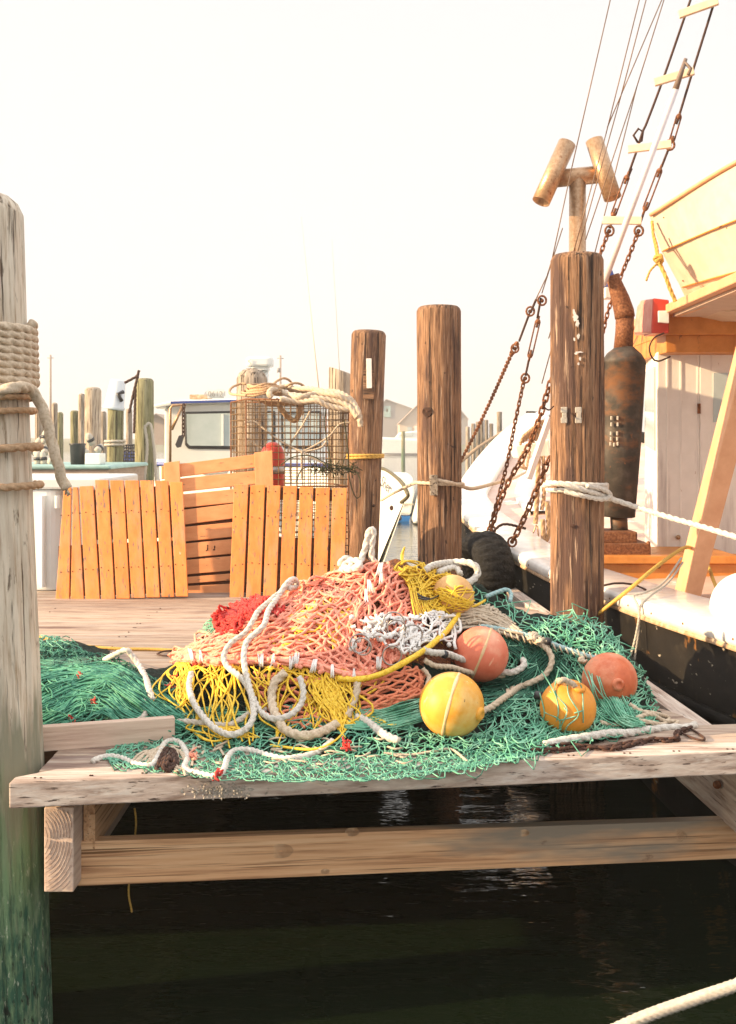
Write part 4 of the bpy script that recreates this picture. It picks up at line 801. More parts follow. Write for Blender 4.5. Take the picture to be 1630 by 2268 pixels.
mb = MB(); tube(mb, [q+Vector((0, -.01, -.03)) for q in nr[int(m_*.42):]], .03, 6); mb.build('blue_stripe', M['blue'], wb)
cz0 = .3
def wbx(x0, y0, x1, y1, D, dep, name, mat, par=wb, bev=.0): return bx(x0, y0, x1, y1, D, dep, name, mat, bev, par)
cab = MB().slab([P(364, 905, 18.2), P(386, 896, 18.2), P(712, 888, 18.2), P(722, 1030, 18.2), P(364, 1030, 18.2)], Vector((0, 1.8, 0))).build('cabin', M['boatwhite'], wb, bevel=.03)
MB().slab([P(338, 897, 18.1), P(390, 886, 18.1), P(720, 878, 18.1), P(724, 888, 18.1), P(390, 896, 18.1), P(345, 905, 18.1)], Vector((0, 2.0, 0))).build('roof', M['boatwhite'], wb, bevel=.02)
MB().slab([P(378, 889, 18.06), P(722, 880, 18.06), P(722, 885, 18.06), P(378, 894, 18.06)], Vector((0, .05, 0))).build('roof_trim', M['blue'], wb)
for x0, x1 in ((408, 520), (532, 610), (622, 712)):
    fw = MB().slab([P(x0, 912, 18.17), P(x1, 910, 18.17), P(x1, 995, 18.17), P(x0+8, 994, 18.17), P(x0+1, 985, 18.17)], Vector((0, .05, 0))).build('window_frame', M['dark'], wb, bevel=.02)
    MB().slab([P(x0+5, 917, 18.15), P(x1-5, 915, 18.15), P(x1-5, 988, 18.15), P(x0+12, 987, 18.15), P(x0+6, 980, 18.15)], Vector((0, .02, 0))).build('pane', M['glass'], fw)
for x in (490, 578, 668): wbx(x, 917, x+5, 987, 18.13, .015, 'window_post', 'boatwhite')
mb = MB(); tube(mb, [P(377, 1026, 17.9), P(377, 905, 17.9), P(382, 898, 17.9), P(412, 896, 17.9)], .022, 6); tube(mb, [P(404, 900, 17.9), P(380, 952, 17.9)], .025, 6); mb.build('davit', M['galv'], wb)
mb = MB(); chain(mb, [P(407, 900, 17.85), P(406, 930, 17.85), P(406, 964, 17.85)], .02, .10); mb.build('davit_chain', M['darkrust'], wb)
MB().slab([P(388, 985, 17.85), P(396, 965, 17.85), P(410, 962, 17.85), P(406, 970, 17.85), P(400, 990, 17.85), P(392, 992, 17.85)], Vector((0, .05, 0))).build('anchor', M['dark'], wb)
mb = MB(); rbox(mb, P(545, 0, 17.5).x, P(604, 0, 17.5).x, 17.4, 17.8, P(0, 812, 17.5).z, P(0, 791, 17.5).z, .09); rd = mb.build('radar', M['boatwhite'], wb, bevel=.03)
mb = MB(); rbox(mb, P(556, 0, 17.5).x, P(595, 0, 17.5).x, 17.45, 17.75, P(0, 820, 17.5).z, P(0, 812, 17.5).z, .06); cyl(mb, P(580, 822, 17.6), P(580, 884, 17.6), .10); mb.build('radar_foot', M['boatwhite'], rd)
def text(s, h, loc, mat, name, par, rotz=0, shear=0.0, tilt=0.0, ex=.003):
    c = bpy.data.curves.new(name, 'FONT'); c.body = s; c.size = h; c.shear = shear; c.extrude = ex; c.align_x = 'CENTER'; c.align_y = 'CENTER'
    t = bpy.data.objects.new('tmp', c); COL.objects.link(t); bpy.context.view_layer.update()
    me = bpy.data.meshes.new_from_object(t); bpy.data.objects.remove(t); o = bpy.data.objects.new(name, me); COL.objects.link(o); me.materials.clear(); me.materials.append(mat)
    if par: o.parent = par; o.matrix_parent_inverse = WM[par.name].inverted()
    o.matrix_basis = Matrix.Translation(loc) @ Matrix.Rotation(rotz, 4, 'Z') @ Matrix.Rotation(R(90), 4, 'X') @ Matrix.Rotation(tilt, 4, 'Z'); WM[o.name] = o.matrix_basis.copy(); return o
text('K', .10, P(552, 801, 17.38), M['greyletter'], 'mark', rd)
sg = wbx(459, 863, 496, 882, 17.9, .03, 'name_board', 'boatwhite'); text('606121', .115, P(477, 873, 17.88), M['greyletter'], 'lettering', sg)
wbx(420, 874, 459, 884, 18.4, .6, 'roof_hatch', 'rubrail'); wbx(640, 868, 676, 884, 18.0, .5, 'roof_locker', 'boatwhite', bev=.02)
mb = MB(); tube(mb, [P(708, 880, 18.3), P(693, 740, 18.3), P(667, 480, 18.3)], [.012, .007, .003], 5); mb.build('whip_antenna', M['rung'], wb)
mb = MB(); tube(mb, [P(755, 880, 18.8), P(745, 700, 18.8), P(735, 530, 18.8)], [.007, .005, .003], 5); mb.build('whip_antenna', M['greyrope'], wb)
pb = nr[int(m_*.18)]; tdir = math.atan2((nr[2]-nr[int(m_*.25)]).y, (nr[2]-nr[int(m_*.25)]).x)
text('Sherry', .20, P(858, 1078, 13.42), M['lettering'], 'boat_name', hl, rotz=tdir*.9, shear=.45, tilt=R(-14), ex=.002)
mb = MB(); sphere(mb, P(867, 1125, 12.7), .022, 1, .5, 1.3); mb.build('anchor_fairlead', M['darkrust'], wb)
# second white hull behind it
sb = root('blue_bottomed_boat', P(860, 1153, 26), 'white hull with a blue waterline between the two background piles', 'boat')
mb = MB(); mb.slab([P(600, 1046, 26), P(913, 1052, 26), P(917, 1090, 26), P(910, 1143, 26), P(600, 1143, 26)], Vector((0, 2.2, 0))); mb.build('hull', M['boatwhite'], sb, bevel=.08)
mb = MB(); mb.slab([P(600, 1143, 26.02), P(909, 1143, 26.02), P(905, 1158, 26.02), P(600, 1158, 26.02)], Vector((0, 2.1, 0))); mb.build('boot_stripe', M['bottomblue'], sb)
mb = MB(); tube(mb, [P(600, 1117, 25.97), P(916, 1117, 25.97)], .02, 6); mb.build('rub_strip', M['greyrope'], sb)
mb = MB(); mb.slab([P(914, 1160, 25), P(945, 1040, 25), P(1010, 1036, 25), P(1010, 1165, 25)], Vector((0, 2.5, 0))); tag(mb.build('moored_hull', M['boatwhite'], bevel=.06), 'white hull just left of the middle pile, beside the blue waterline', 'boat')
mb = MB(); sphere(mb, P(884, 1148, 25.9), .06); mb.build('through_hull', M['dark'], sb)
# far motor boat and houses
fm = root('motor_boat', P(900, 1008, 160), 'distant white motor boat moored in front of the houses', 'boat')
MB().slab([P(830, 975, 160), P(845, 968, 160), P(1005, 976, 160), P(1000, 1008, 160), P(850, 1008, 160)], Vector((0, 4, 0))).build('hull', M['boatwhite'], fm, bevel=.3)
MB().slab([P(874, 971, 161), P(884, 958, 161), P(930, 953, 161), P(985, 955, 161), P(985, 976, 161)], Vector((0, 2.5, 0))).build('cabin', M['boatwhite'], fm, bevel=.2)
MB().slab([P(884, 966, 160.8), P(889, 960, 160.8), P(915, 958, 160.8), P(915, 966, 160.8)], Vector((0, .15, 0))).build('window', M['glass'], fm)
mb = MB(); tube(mb, [P(832, 1008, 159), P(1008, 1009, 159)], .25, 6); mb.build('rub_strip', M['dark'], fm)
def house(x0, x1, ye, yb, ridge, D, dep, wall, roof, label, over=2, door=None):
    h = root('house', P((x0+x1)/2, yb, D), label, 'house', 'houses on the far bank')
    MB().slab([P(x0, ye, D), P(ridge[0], ridge[1], D), P(x1, ye, D), P(x1, yb, D), P(x0, yb, D)], Vector((0, dep, 0))).build('wall', wall, h)
    for a in ((x0-over, ye+1), (x1+over, ye+1)):
        MB().slab([P(*a, D-.5), P(ridge[0], ridge[1]-1, D-.5), P(ridge[0], ridge[1]-2.5, D-.5), P(a[0], a[1]-1.5, D-.5)], Vector((0, dep+1, 0))).build('roof', roof, h)
    for (a, b, c, d, nm, mt) in door or (): MB().slab([P(a, b, D-.2), P(c, b, D-.2), P(c, d, D-.2), P(a, d, D-.2)], Vector((0, .3, 0))).build(nm, M[mt], h)
    return h
house(838, 912, 905, 985, (855, 886), 210, 14, M['wallhouse'], M['wallhouse'], 'grey house with a pale blue door between the two left background piles', door=[(851, 899, 865, 924, 'door', 'teal'), (855, 905, 859, 912, 'window', 'glass')])
house(885, 965, 938, 985, (925, 898), 190, 12, M['cream'], M['roofhouse'], 'cream house with a brown roof just left of the middle pile', door=[(902, 946, 912, 958, 'window', 'glass'), (918, 944, 924, 985, 'porch_post', 'white')])
house(985, 1036, 928, 985, (1010, 898), 170, 12, M['wallhouse'], M['wallhouse'], 'dark gabled house showing right of the middle pile')
house(330, 366, 930, 985, (345, 918), 120, 8, M['roofhouse'], M['roofhouse'], 'low brownish shed left of the white cabin')
mb = MB(); nn = 90; vs = []; fs = []
for i in range(nn+1):
    x = -420+i*10; h = 1.6+1.3*mnoise.noise(Vector((i*.13, 0, 0)))+.6*mnoise.noise(Vector((i*.7, 3, 0))); vs += [Vector((x, 250, WZ-.5)), Vector((x, 252, max(.2, h))), Vector((x, 330, max(.3, h+.8))), Vector((x, 420, WZ-.5))]
for i in range(nn):
    for k in range(3): fs.append((4*i+k, 4*i+k+1, 4*i+5+k, 4*i+4+k))
MB().add(vs, fs, True).build('far_bank', M['shore'])['kind'] = 'structure'
# utility poles
def upole(x, yt, D, label, tr=False):
    u = root('utility_pole', P(x, 990, D), label, 'utility pole', 'utility poles on the far bank'); mb = MB(); cyl(mb, P(x, 1000, D), P(x, yt, D), D*.0011, D*.0008, 8); mb.build('pole', M['roofhouse'], u)
    mb = MB(); tube(mb, [P(x-7, yt+7, D), P(x+7, yt+7, D)], D*.0004, 5); mb.build('crossarm', M['roofhouse'], u)
    if tr: mb = MB(); cyl(mb, P(x-4, yt+38, D-.3), P(x-4, yt+28, D-.3), D*.0014, n=10); mb.build('transformer', M['wallhouse'], u)
upole(621, 787, 90, 'thin utility pole with a transformer between the radar and the coiled rope', True); upole(112, 786, 80, 'thin utility pole rising left of the background piles')
# background piles on the left
vp = lambda x, y, D, w_, m, lab, **k: vpile(x, y, D, w_*D/F/2, M[m], lab, rows=40, n=40, cracks=6, group='piles in the left background', **k)
vp(320, 838, 17.5, 41, 'pile_green', 'tall green pile left of the white cabin, with thin ropes down its face', chamfer=.05)
gb = vp(257, 878, 17.0, 35, 'pile_green', 'green pile with a white bucket upside down on its top', xb=254, yb=1060, chamfer=.02)
vp(206, 858, 20, 36, 'pile_grey', 'broad grey pile lit on its left side, right of the narrow patched pile', chamfer=.06)
vp(181, 872, 23, 15, 'pile_grey', 'narrow grey pile with a white patch, beside the broad grey pile')
vp(229, 911, 26, 14, 'pile_grey', 'narrow low pile between the broad grey pile and the bucket pile')
vp(165, 909, 24, 18, 'pile_green', 'low flat-topped pile left of the narrow patched pile')
vp(133, 913, 28, 14, 'pile_green', 'low greenish pile next to the pinkish pile')
vp(121, 892, 27, 13, 'pile_grey', 'pinkish pile just right of the thin utility pole')
vp(88, 905, 21, 20, 'pile_grey', 'low grey pile just right of the near pile')
vp(286, 905, 30, 14, 'pile_grey', 'dim narrow pile between the bucket pile and the tall green pile')
for x, y, lab in ((1036, 945, 'leftmost'), (1048, 938, 'second'), (1058, 934, 'third'), (1067, 928, 'fourth'), (1077, 930, 'fifth'), (1088, 938, 'sixth')):
    vpile(x, y, 44, .075, M['pile_grey'], lab+' of the row of thin distant piles right of the middle pile', rows=10, n=14, cracks=0, group='thin distant piles', chamfer=.02)
vpile(1106, 912, 40, .09, M['pile_grey'], 'tallest thin distant pile, standing apart at the right end of the row', rows=10, n=14, cracks=0, group='thin distant piles', chamfer=.02)
vpile(893, 955, 100, .16, M['pile_green'], 'thin distant pile in front of the far motor boat', rows=6, n=12, cracks=0, group='thin distant piles', chamfer=.02)
mb = MB(); tube(mb, [P(1020, 1023, 20), P(1060, 990, 22), P(1120, 952, 24), P(1160, 930, 25)], .03, 6); tag(mb.build('distant_line', M['tan']), 'taut pale line running behind the chains towards the bow', 'rope')
bk = root('bucket', P(260, 908, 17), 'white bucket turned upside down on the green pile', 'bucket')
Mb = Matrix.Translation(P(262, 842, 17.0)) @ Matrix.Rotation(R(9), 4, 'Y'); s_ = 17/F
mb = MB(); lathe(mb, [(.4*s_, 1*s_), (15*s_, 0), (17*s_, -2*s_), (22*s_, -58*s_), (24*s_, -59*s_), (24*s_, -64*s_), (22.5*s_, -66*s_)], Mb); mb.build('shell', M['bucket'], bk)
mb = MB(); tube(mb, [Mb @ Vector(p) for p in ((19*s_, -16*s_, -24*s_), (9*s_, -24*s_, -30*s_), (19*s_, -18*s_, -45*s_))], .03, 6); mb.build('handle', M['dark'], bk)
mb = MB(); rope(mb, [P(276, 848, 16.8), P(295, 838, 16.8), P(304, 832, 16.8), P(308, 820, 16.8)], .02); rope(mb, [P(306, 830, 16.8), P(296, 870, 16.8), P(286, 915, 16.8)], .02); rope(mb, [P(300, 860, 16.8), P(297, 960, 16.8)], .02)
tag(mb.build('dark_line', M['darkrust']), 'dark line draped from the bucket to the top of the tall green pile', 'rope')
mb = MB(); [rope(mb, p, .022) for p in ([P(321, 946, 17.1), P(326, 990, 17.1), P(320, 1064, 17.1)], [P(320, 946, 17.1), P(333, 940, 17.1), P(341, 990, 17.1), P(346, 1070, 17.1)])]
tag(mb.build('thin_ropes', M['greyrope']), 'two thin grey ropes hanging down the tall green pile', 'ropes')
mb = MB(); c = P(254, 985, 17); [ring_on(Vector((c.x, c.y, c.z+k*.04)), .115, c.z+k*.05, .02, mb) for k in (0, 1)]; tag(mb.build('rope_turn', M['greyrope']), 'grey rope tied round the green bucket pile', 'rope')
# teal workboat and its load
tb = root('teal_workboat', P(150, 1045, 14), 'teal-edged workboat loaded with floats and tubs behind the tub', 'boat')
MB().slab([P(-200, 1030, 14), P(243, 1031, 14), P(247, 1040, 14), P(-200, 1041, 14)], Vector((0, 2.4, 0))).build('gunwale', M['teal'], tb, bevel=.02)
MB().slab([P(-200, 1041, 14.03), P(240, 1040, 14.03), P(225, 1210, 14.03), P(-200, 1210, 14.03)], Vector((0, 2.3, 0))).build('hull', M['roofhouse'], tb)
tw = root('black_tub', P(172, 1030, 14.6), 'black round tub standing on the teal workboat', 'tub'); s_ = 14.6/F
mb = MB(); lathe(mb, [(15*s_, 0), (17*s_, 44*s_), (18.5*s_, 45*s_), (18.5*s_, 48*s_), (16*s_, 48*s_), (15*s_, 30*s_)], Matrix.Translation(P(172, 1030, 14.6))); mb.build('shell', M['dark'], tw)
fl0 = None; k = 0
spots = [(84+i*15+random.uniform(-3, 3), 1030-j*24, 14.9+.1*j) for j in range(3) for i in range(3 if j < 2 else 2)]+[(196, 1005, 15), (214, 1000, 15.2), (205, 985, 15.3)]
for x, y, D in spots:
    c = P(x, y, D)
    if fl0 is None:
        fl0 = root('lobster_float', c, 'x', 'float', 'floats heaped on the teal workboat')
        mb = MB(); lathe(mb, [(.01, .0), (.04, .005), (.045, .03), (.045, .12), (.03, .16), (.012, .17)], Matrix.Translation(c)); mb.build('body', M['greyrope'], fl0)
        mb = MB(); lathe(mb, [(.051, .06), (.051, .10)], Matrix.Translation(c)); mb.build('band', M['dark'], fl0); kids = list(fl0.children); r_ = fl0
    else:
        r_ = fl0.copy(); COL.objects.link(r_); r_.location = c; r_.rotation_euler = (random.uniform(-1.2, 1.2), random.uniform(-1.2, 1.2), 0)
        for ch in kids: d = ch.copy(); COL.objects.link(d); d.parent = r_; d.matrix_parent_inverse = ch.matrix_parent_inverse.copy()
    r_['label'] = 'small white and dark float in the heap on the teal workboat'
wc = bx(188, 1004, 222, 1029, 14.5, .3, 'white_crate', 'boatwhite', .01, None); tag(wc, 'white crate right of the black tub on the teal workboat', 'crate')
# stacked traps between the green piles
dkt = root('stacked_trap', P(290, 1075, 19), 'dark wire traps stacked between the two green piles', 'trap')
mb = MB(); a, b = P(274, 0, 19), P(304, 0, 19); a.z = b.z = 0; wires(mb, a, b, 6, P(0, 1085, 19).z, P(0, 985, 19).z, 14, r=.012, jig=.01); c_ = Vector((0, .9, 0)); wires(mb, a+c_, b+c_, 6, P(0, 1085, 19).z, P(0, 985, 19).z, 14, r=.012, jig=.01); mb.build('mesh', M['dark'], dkt)
mb = MB(); mb.box(Matrix.Translation(P(289, 1040, 19.5)), .16, .5, .6); mb.build('bait_box', M['blue'], dkt)
# ---------------------------------------------------------------- heap of nets: a height field over the deck
DOMES = [(-.12, 4.35, .60, .55, .40), (.06, 4.52, .30, .34, .50), (-.45, 4.28, .34, .34, .25), (.80, 4.5, .27, .40, .275), (.50, 4.58, .36, .42, .315), (.32, 4.7, .30, .30, .42),
         (-.97, 4.15, .55, .42, .165), (-1.42, 5.2, .27, .30, .085), (.08, 3.84, .78, .30, .055), (-.48, 4.62, .17, .20, .325), (.50, 3.98, .34, .26, .09), (-.30, 4.0, .45, .3, .13), (.88, 4.08, .14, .24, .08), (-.70, 3.95, .35, .22, .09)]
def Hf(X, Y):
    h = np.zeros_like(X)
    for cx, cy, rx, ry, hh in DOMES:
        d = 1-((X-cx)/rx)**2-((Y-cy)/ry)**2; g = hh*np.clip(d, 0, 1)**.6; h = (h**4+g**4)**.25
    lump = .5*np.sin(X*17+2*np.sin(Y*9))*np.sin(Y*19+1.3*np.sin(X*13))+.35*np.sin(X*37+Y*11)*np.sin(Y*41-X*7)
    return h*(1+.05*lump)+np.clip(h, 0, .1)*.14*lump
GX0, GY0, GS = 40, 1200, 4
gx = np.arange(GX0, 1520, GS); gy = np.arange(GY0, 1790, GS); PX, PY = np.meshgrid(gx, gy)
Dm = np.full(PX.shape, np.nan)
for D in np.arange(3.3, 5.75, .012):
    X = (PX-CX)*D/F; Z = CZ-(PY-HY)*D/F; H = Hf(X, np.full_like(X, D)); hit = np.isnan(Dm) & (Z <= H) & (H > .004); Dm[hit] = D
    Dm[np.isnan(Dm) & (Z <= 0)] = D
onheap = ~np.isnan(Dm)
for c in range(Dm.shape[1]):
    col = Dm[:, c]; X = (gx[c]-CX)*col/F; hh = Hf(X, np.nan_to_num(col, nan=9.0)); ok = np.where(~np.isnan(col) & (hh > .02))[0]
    if len(ok): Dm[:ok[0], c] = col[ok[0]]
    if gx[c] % 80 == 0 and len(ok): print('silhouette', gx[c], gy[ok[0]])
Dm = np.where(np.isnan(Dm), 5.0, Dm)
Ds = Dm.copy()
for _ in range(2): Ds[1:-1, 1:-1] = (Ds[1:-1, 1:-1]*2+Ds[:-2, 1:-1]+Ds[2:, 1:-1]+Ds[1:-1, :-2]+Ds[1:-1, 2:])/6
def S(x, y, off=0.0):
    u = min(max((x-GX0)/GS, 0), Ds.shape[1]-1.01); v = min(max((y-GY0)/GS, 0), Ds.shape[0]-1.01); i, j = int(v), int(u); fu, fv = u-j, v-i
    D = (Ds[i, j]*(1-fu)+Ds[i, j+1]*fu)*(1-fv)+(Ds[i+1, j]*(1-fu)+Ds[i+1, j+1]*fu)*fv
    q = P(x, y, D); d = (Vector((0, 0, CZ))-q).normalized(); q = q+d*off*1.0
    if q.z < .006: q.z = .006
    return q
U = random.uniform; Gs = random.gauss
def gridp(rows, u, v):
    def cr(p, t):
        n = len(p)-1; t = min(max(t, 0), .9999)*n; i = int(t); f = t-i
        a = p[max(i-1, 0)]; b = p[i]; c = p[i+1]; d = p[min(i+2, n)]
        return [.5*((2*b[k])+(c[k]-a[k])*f+(2*a[k]-5*b[k]+4*c[k]-d[k])*f*f+(3*b[k]-a[k]-3*c[k]+d[k])*f**3) for k in (0, 1)]
    return cr([cr(r, u) for r in rows], v)
def net(mb, rows, nu, nv, r, jit, off=(.0, .02), knot=1.8, seed=0, sides=5, drop=0.0, bow=.35, kmb=None):
    """diamond mesh laid over the heap"""
    rnd = random.Random(seed); nodes = {}
    for j in range(nv+1):
        for i in range(-1, nu+2):
            uu = (i+(.5 if j % 2 else 0))/nu
            if uu < -.02 or uu > 1.02: continue
            x, y = gridp(rows, uu, j/nv); nodes[i, j] = (x+rnd.gauss(0, jit), y+rnd.gauss(0, jit*.7), rnd.uniform(*off))
    for (i, j), (x, y, o) in nodes.items():
        if knot and (kmb or mb): sphere(kmb or mb, S(x, y, o), r*knot, nu=6, nv=4)
        for di in ((0, 1) if j % 2 else (-1, 0)):
            q = nodes.get((i+di, j+1))
            if not q or rnd.random() < drop: continue
            dx, dy = q[0]-x, q[1]-y; b1, b2 = rnd.gauss(0, bow), rnd.gauss(0, bow)
            c = []
            for t in (0, .25, .5, .75, 1):
                s = math.sin(math.pi*t)*b1+math.sin(2*math.pi*t)*b2*.6
                c.append(S(x+dx*t-dy*s, y+dy*t+dx*s*.6, o+(q[2]-o)*t+.006*math.sin(math.pi*t)*rnd.random()))
            tube(mb, c, r*rnd.uniform(.85, 1.15), sides, cap=False)
def strands(mb, guides, n, r, jit=3, off=(0, .03), wav=3, npt=14, sides=5, trim=.25, seed=1):
    rnd = random.Random(seed); G = [[gridp([g, g], t/(npt-1), 0) for t in range(npt)] for g in guides]
    for k in range(n):
        v = rnd.random()*(len(G)-1); i = min(int(v), len(G)-2); f = v-i; o = rnd.uniform(*off); ox, oy = rnd.gauss(0, jit), rnd.gauss(0, jit); ph, fq, am = rnd.uniform(0, 6.3), rnd.uniform(.4, 1.2), rnd.gauss(0, wav)
        t0 = int(rnd.random()*trim*npt); t1 = npt-int(rnd.random()*trim*npt); c = []
        for t in range(t0, t1):
            a, b = G[i][t], G[i+1][t]; w = am*math.sin(ph+fq*t); c.append(S(a[0]+(b[0]-a[0])*f+ox+w*.5, a[1]+(b[1]-a[1])*f+oy+w, o+.004*math.sin(t+ph)))
        if len(c) > 2: tube(mb, c, r*rnd.uniform(.8, 1.2), sides, cap=False)
def tangle(mb, poly, n, r, ln=9, step=10, off=(0, .03), turn=.8, sides=5, seed=2, flat=.7, an0=None):
    """loose curling twine inside a picture polygon"""
    rnd = random.Random(seed); xs = [p[0] for p in poly]; ys = [p[1] for p in poly]
    def inside(x, y):
        c = False; m = len(poly)
        for i in range(m):
            x1, y1 = poly[i]; x2, y2 = poly[(i+1) % m]
            if (y1 > y) != (y2 > y) and x < (x2-x1)*(y-y1)/(y2-y1)+x1: c = not c
        return c
    k = 0
    while k < n:
        x, y = rnd.uniform(min(xs), max(xs)), rnd.uniform(min(ys), max(ys))
        if not inside(x, y): continue
        k += 1; a = rnd.uniform(0, 6.28) if an0 is None else an0+rnd.gauss(0, .5); da = rnd.gauss(0, turn*.5); o = rnd.uniform(*off); c = []
        for _ in range(rnd.randint(ln//2, ln)):
            c.append(S(x, y, o)); a += da+rnd.gauss(0, turn*.5); x2, y2 = x+step*math.cos(a), y+step*math.sin(a)*flat
            if not inside(x2, y2): a += 2.2; continue
            x, y = x2, y2; o = max(off[0]*.5, o+rnd.gauss(0, .004))
        if len(c) > 2: tube(mb, spline(c, .012), r*rnd.uniform(.8, 1.2), sides, cap=False)
# core of the heap
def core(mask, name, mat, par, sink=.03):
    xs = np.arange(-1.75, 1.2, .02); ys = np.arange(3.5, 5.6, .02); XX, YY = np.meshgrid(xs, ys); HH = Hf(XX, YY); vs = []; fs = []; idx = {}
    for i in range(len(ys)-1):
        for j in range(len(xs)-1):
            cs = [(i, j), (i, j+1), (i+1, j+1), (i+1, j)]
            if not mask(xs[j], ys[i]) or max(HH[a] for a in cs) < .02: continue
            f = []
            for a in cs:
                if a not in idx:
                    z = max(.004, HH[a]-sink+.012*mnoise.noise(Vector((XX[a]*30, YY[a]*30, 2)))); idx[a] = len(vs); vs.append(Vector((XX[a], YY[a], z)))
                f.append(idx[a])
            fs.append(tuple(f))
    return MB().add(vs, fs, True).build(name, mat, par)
gn = root('green_net', (0, 4.2, 0), 'large green fishing net spread over the dock edge under the floats and the salmon net', 'net')
sn = root('salmon_net', (-.1, 4.3, .02), 'salmon pink knotted net heaped on top, edged with white lashings and a yellow fringe', 'net')
warm = lambda x, y: ((x+.12)/.50)**2+((y-4.36)/.45)**2 < 1 or ((x-.06)/.26)**2+((y-4.5)/.3)**2 < 1
core(lambda x, y: not warm(x, y), 'packed_net', M['green_shade_mass'], gn); core(warm, 'packed_net', M['warm_mass'], sn)
# green net: apron, right mound, left heap
G1 = [[(400, 1598), (600, 1600), (800, 1590), (1000, 1625), (1200, 1600), (1400, 1560)], [(300, 1640), (500, 1650), (750, 1655), (950, 1660), (1150, 1640), (1420, 1610)], [(235, 1678), (480, 1690), (700, 1700), (950, 1695), (1130, 1668), (1250, 1640)], [(290, 1700), (480, 1722), (700, 1742), (900, 1722), (1060, 1698), (1190, 1668)]]
mb = MB()
net(mb, G1, 40, 14, .0020, 3.5, (.004, .018), 1.9, 11, bow=.22); net(mb, G1, 26, 10, .0019, 6, (.01, .035), 1.7, 12, bow=.45)
mb.build('spread_mesh', M['green'], gn)
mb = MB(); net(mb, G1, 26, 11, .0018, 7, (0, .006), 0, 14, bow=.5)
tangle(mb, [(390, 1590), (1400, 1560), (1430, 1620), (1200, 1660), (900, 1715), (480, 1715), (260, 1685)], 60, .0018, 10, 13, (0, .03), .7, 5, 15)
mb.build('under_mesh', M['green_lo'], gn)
G2 = [[(1045, 1300), (1130, 1335), (1200, 1378), (1270, 1352), (1335, 1385), (1385, 1440)], [(1080, 1400), (1150, 1420), (1230, 1420), (1290, 1430), (1350, 1450), (1400, 1500)], [(1110, 1500), (1180, 1510), (1250, 1500), (1300, 1515), (1350, 1545), (1415, 1590)], [(1060, 1640), (1130, 1640), (1200, 1650), (1260, 1640), (1340, 1620), (1430, 1602)]]
mb = MB(); net(mb, G2, 18, 16, .0020, 5, (0, .03), 1.7, 21, bow=.35); net(mb, G2, 9, 8, .0022, 9, (.0, .045), 1.8, 22, bow=.6)
tangle(mb, [(1180, 1385), (1270, 1350), (1340, 1385), (1388, 1440), (1370, 1470), (1250, 1440), (1170, 1420)], 40, .0022, 10, 10, (0, .04), .9, 5, 23)
tangle(mb, [(1130, 1520), (1250, 1530), (1240, 1660), (1120, 1690), (1060, 1640)], 55, .0021, 12, 12, (.01, .05), .6, 5, 24, an0=1.6)
strands(mb, [[(1230, 1470), (1290, 1530), (1340, 1590), (1420, 1612)], [(1340, 1480), (1380, 1550), (1400, 1590), (1430, 1600)]], 60, .0022, 6, (.02, .07), 4, seed=27)
tangle(mb, [(1360, 1430), (1430, 1480), (1470, 1590), (1430, 1622), (1395, 1550)], 60, .0022, 9, 10, (0, .03), .9, 5, 136); mb.build('mound_mesh', M['green'], gn)
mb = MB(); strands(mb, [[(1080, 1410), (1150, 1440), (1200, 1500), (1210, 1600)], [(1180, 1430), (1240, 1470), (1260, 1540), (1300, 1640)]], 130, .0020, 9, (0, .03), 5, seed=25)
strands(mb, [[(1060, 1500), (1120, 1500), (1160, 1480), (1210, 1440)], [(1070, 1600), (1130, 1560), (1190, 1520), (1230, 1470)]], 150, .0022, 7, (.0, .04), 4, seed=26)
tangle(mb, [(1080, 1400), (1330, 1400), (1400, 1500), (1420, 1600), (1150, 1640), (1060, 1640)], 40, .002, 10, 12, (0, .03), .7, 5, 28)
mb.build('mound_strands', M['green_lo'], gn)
g3 = [[(60, 1455), (140, 1464), (200, 1476), (270, 1478), (330, 1510), (400, 1565)], [(60, 1525), (140, 1500), (200, 1488), (262, 1492), (320, 1545), (405, 1595)], [(60, 1580), (130, 1540), (190, 1515), (245, 1515), (300, 1565), (400, 1608)], [(60, 1618), (125, 1585), (185, 1550), (235, 1545), (280, 1590), (400, 1618)], [(90, 1625), (150, 1615), (205, 1590), (240, 1590), (280, 1612), (350, 1620)]]
mb = MB(); strands(mb, g3, 210, .0027, 5, (0, .04), 6, 18, seed=31, trim=.15); strands(mb, [[(250, 1506), (300, 1530), (360, 1575), (420, 1600)], [(250, 1520), (300, 1555), (350, 1590), (400, 1612)]], 70, .0023, 3, (.02, .06), 2, seed=32)
tangle(mb, [(85, 1500), (200, 1490), (260, 1510), (230, 1600), (90, 1620)], 30, .0023, 12, 12, (.02, .05), .5, 5, 137, an0=-.6); mb.build('combed_strands', M['cored'], gn)
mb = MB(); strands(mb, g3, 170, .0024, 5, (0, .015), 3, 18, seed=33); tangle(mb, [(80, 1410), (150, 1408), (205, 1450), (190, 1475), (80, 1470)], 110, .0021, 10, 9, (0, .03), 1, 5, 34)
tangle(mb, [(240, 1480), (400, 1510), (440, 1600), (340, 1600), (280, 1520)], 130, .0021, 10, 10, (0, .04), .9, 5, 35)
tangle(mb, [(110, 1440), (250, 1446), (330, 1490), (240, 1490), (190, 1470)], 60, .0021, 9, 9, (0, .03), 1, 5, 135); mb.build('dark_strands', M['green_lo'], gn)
mb = MB(); tangle(mb, [(85, 1405), (150, 1410), (200, 1450), (130, 1455), (80, 1440)], 50, .0021, 9, 9, (.0, .04), 1, 5, 36); tangle(mb, [(380, 1590), (460, 1560), (900, 1560), (920, 1620), (400, 1620)], 240, .002, 10, 12, (0, .03), .7, 5, 37)
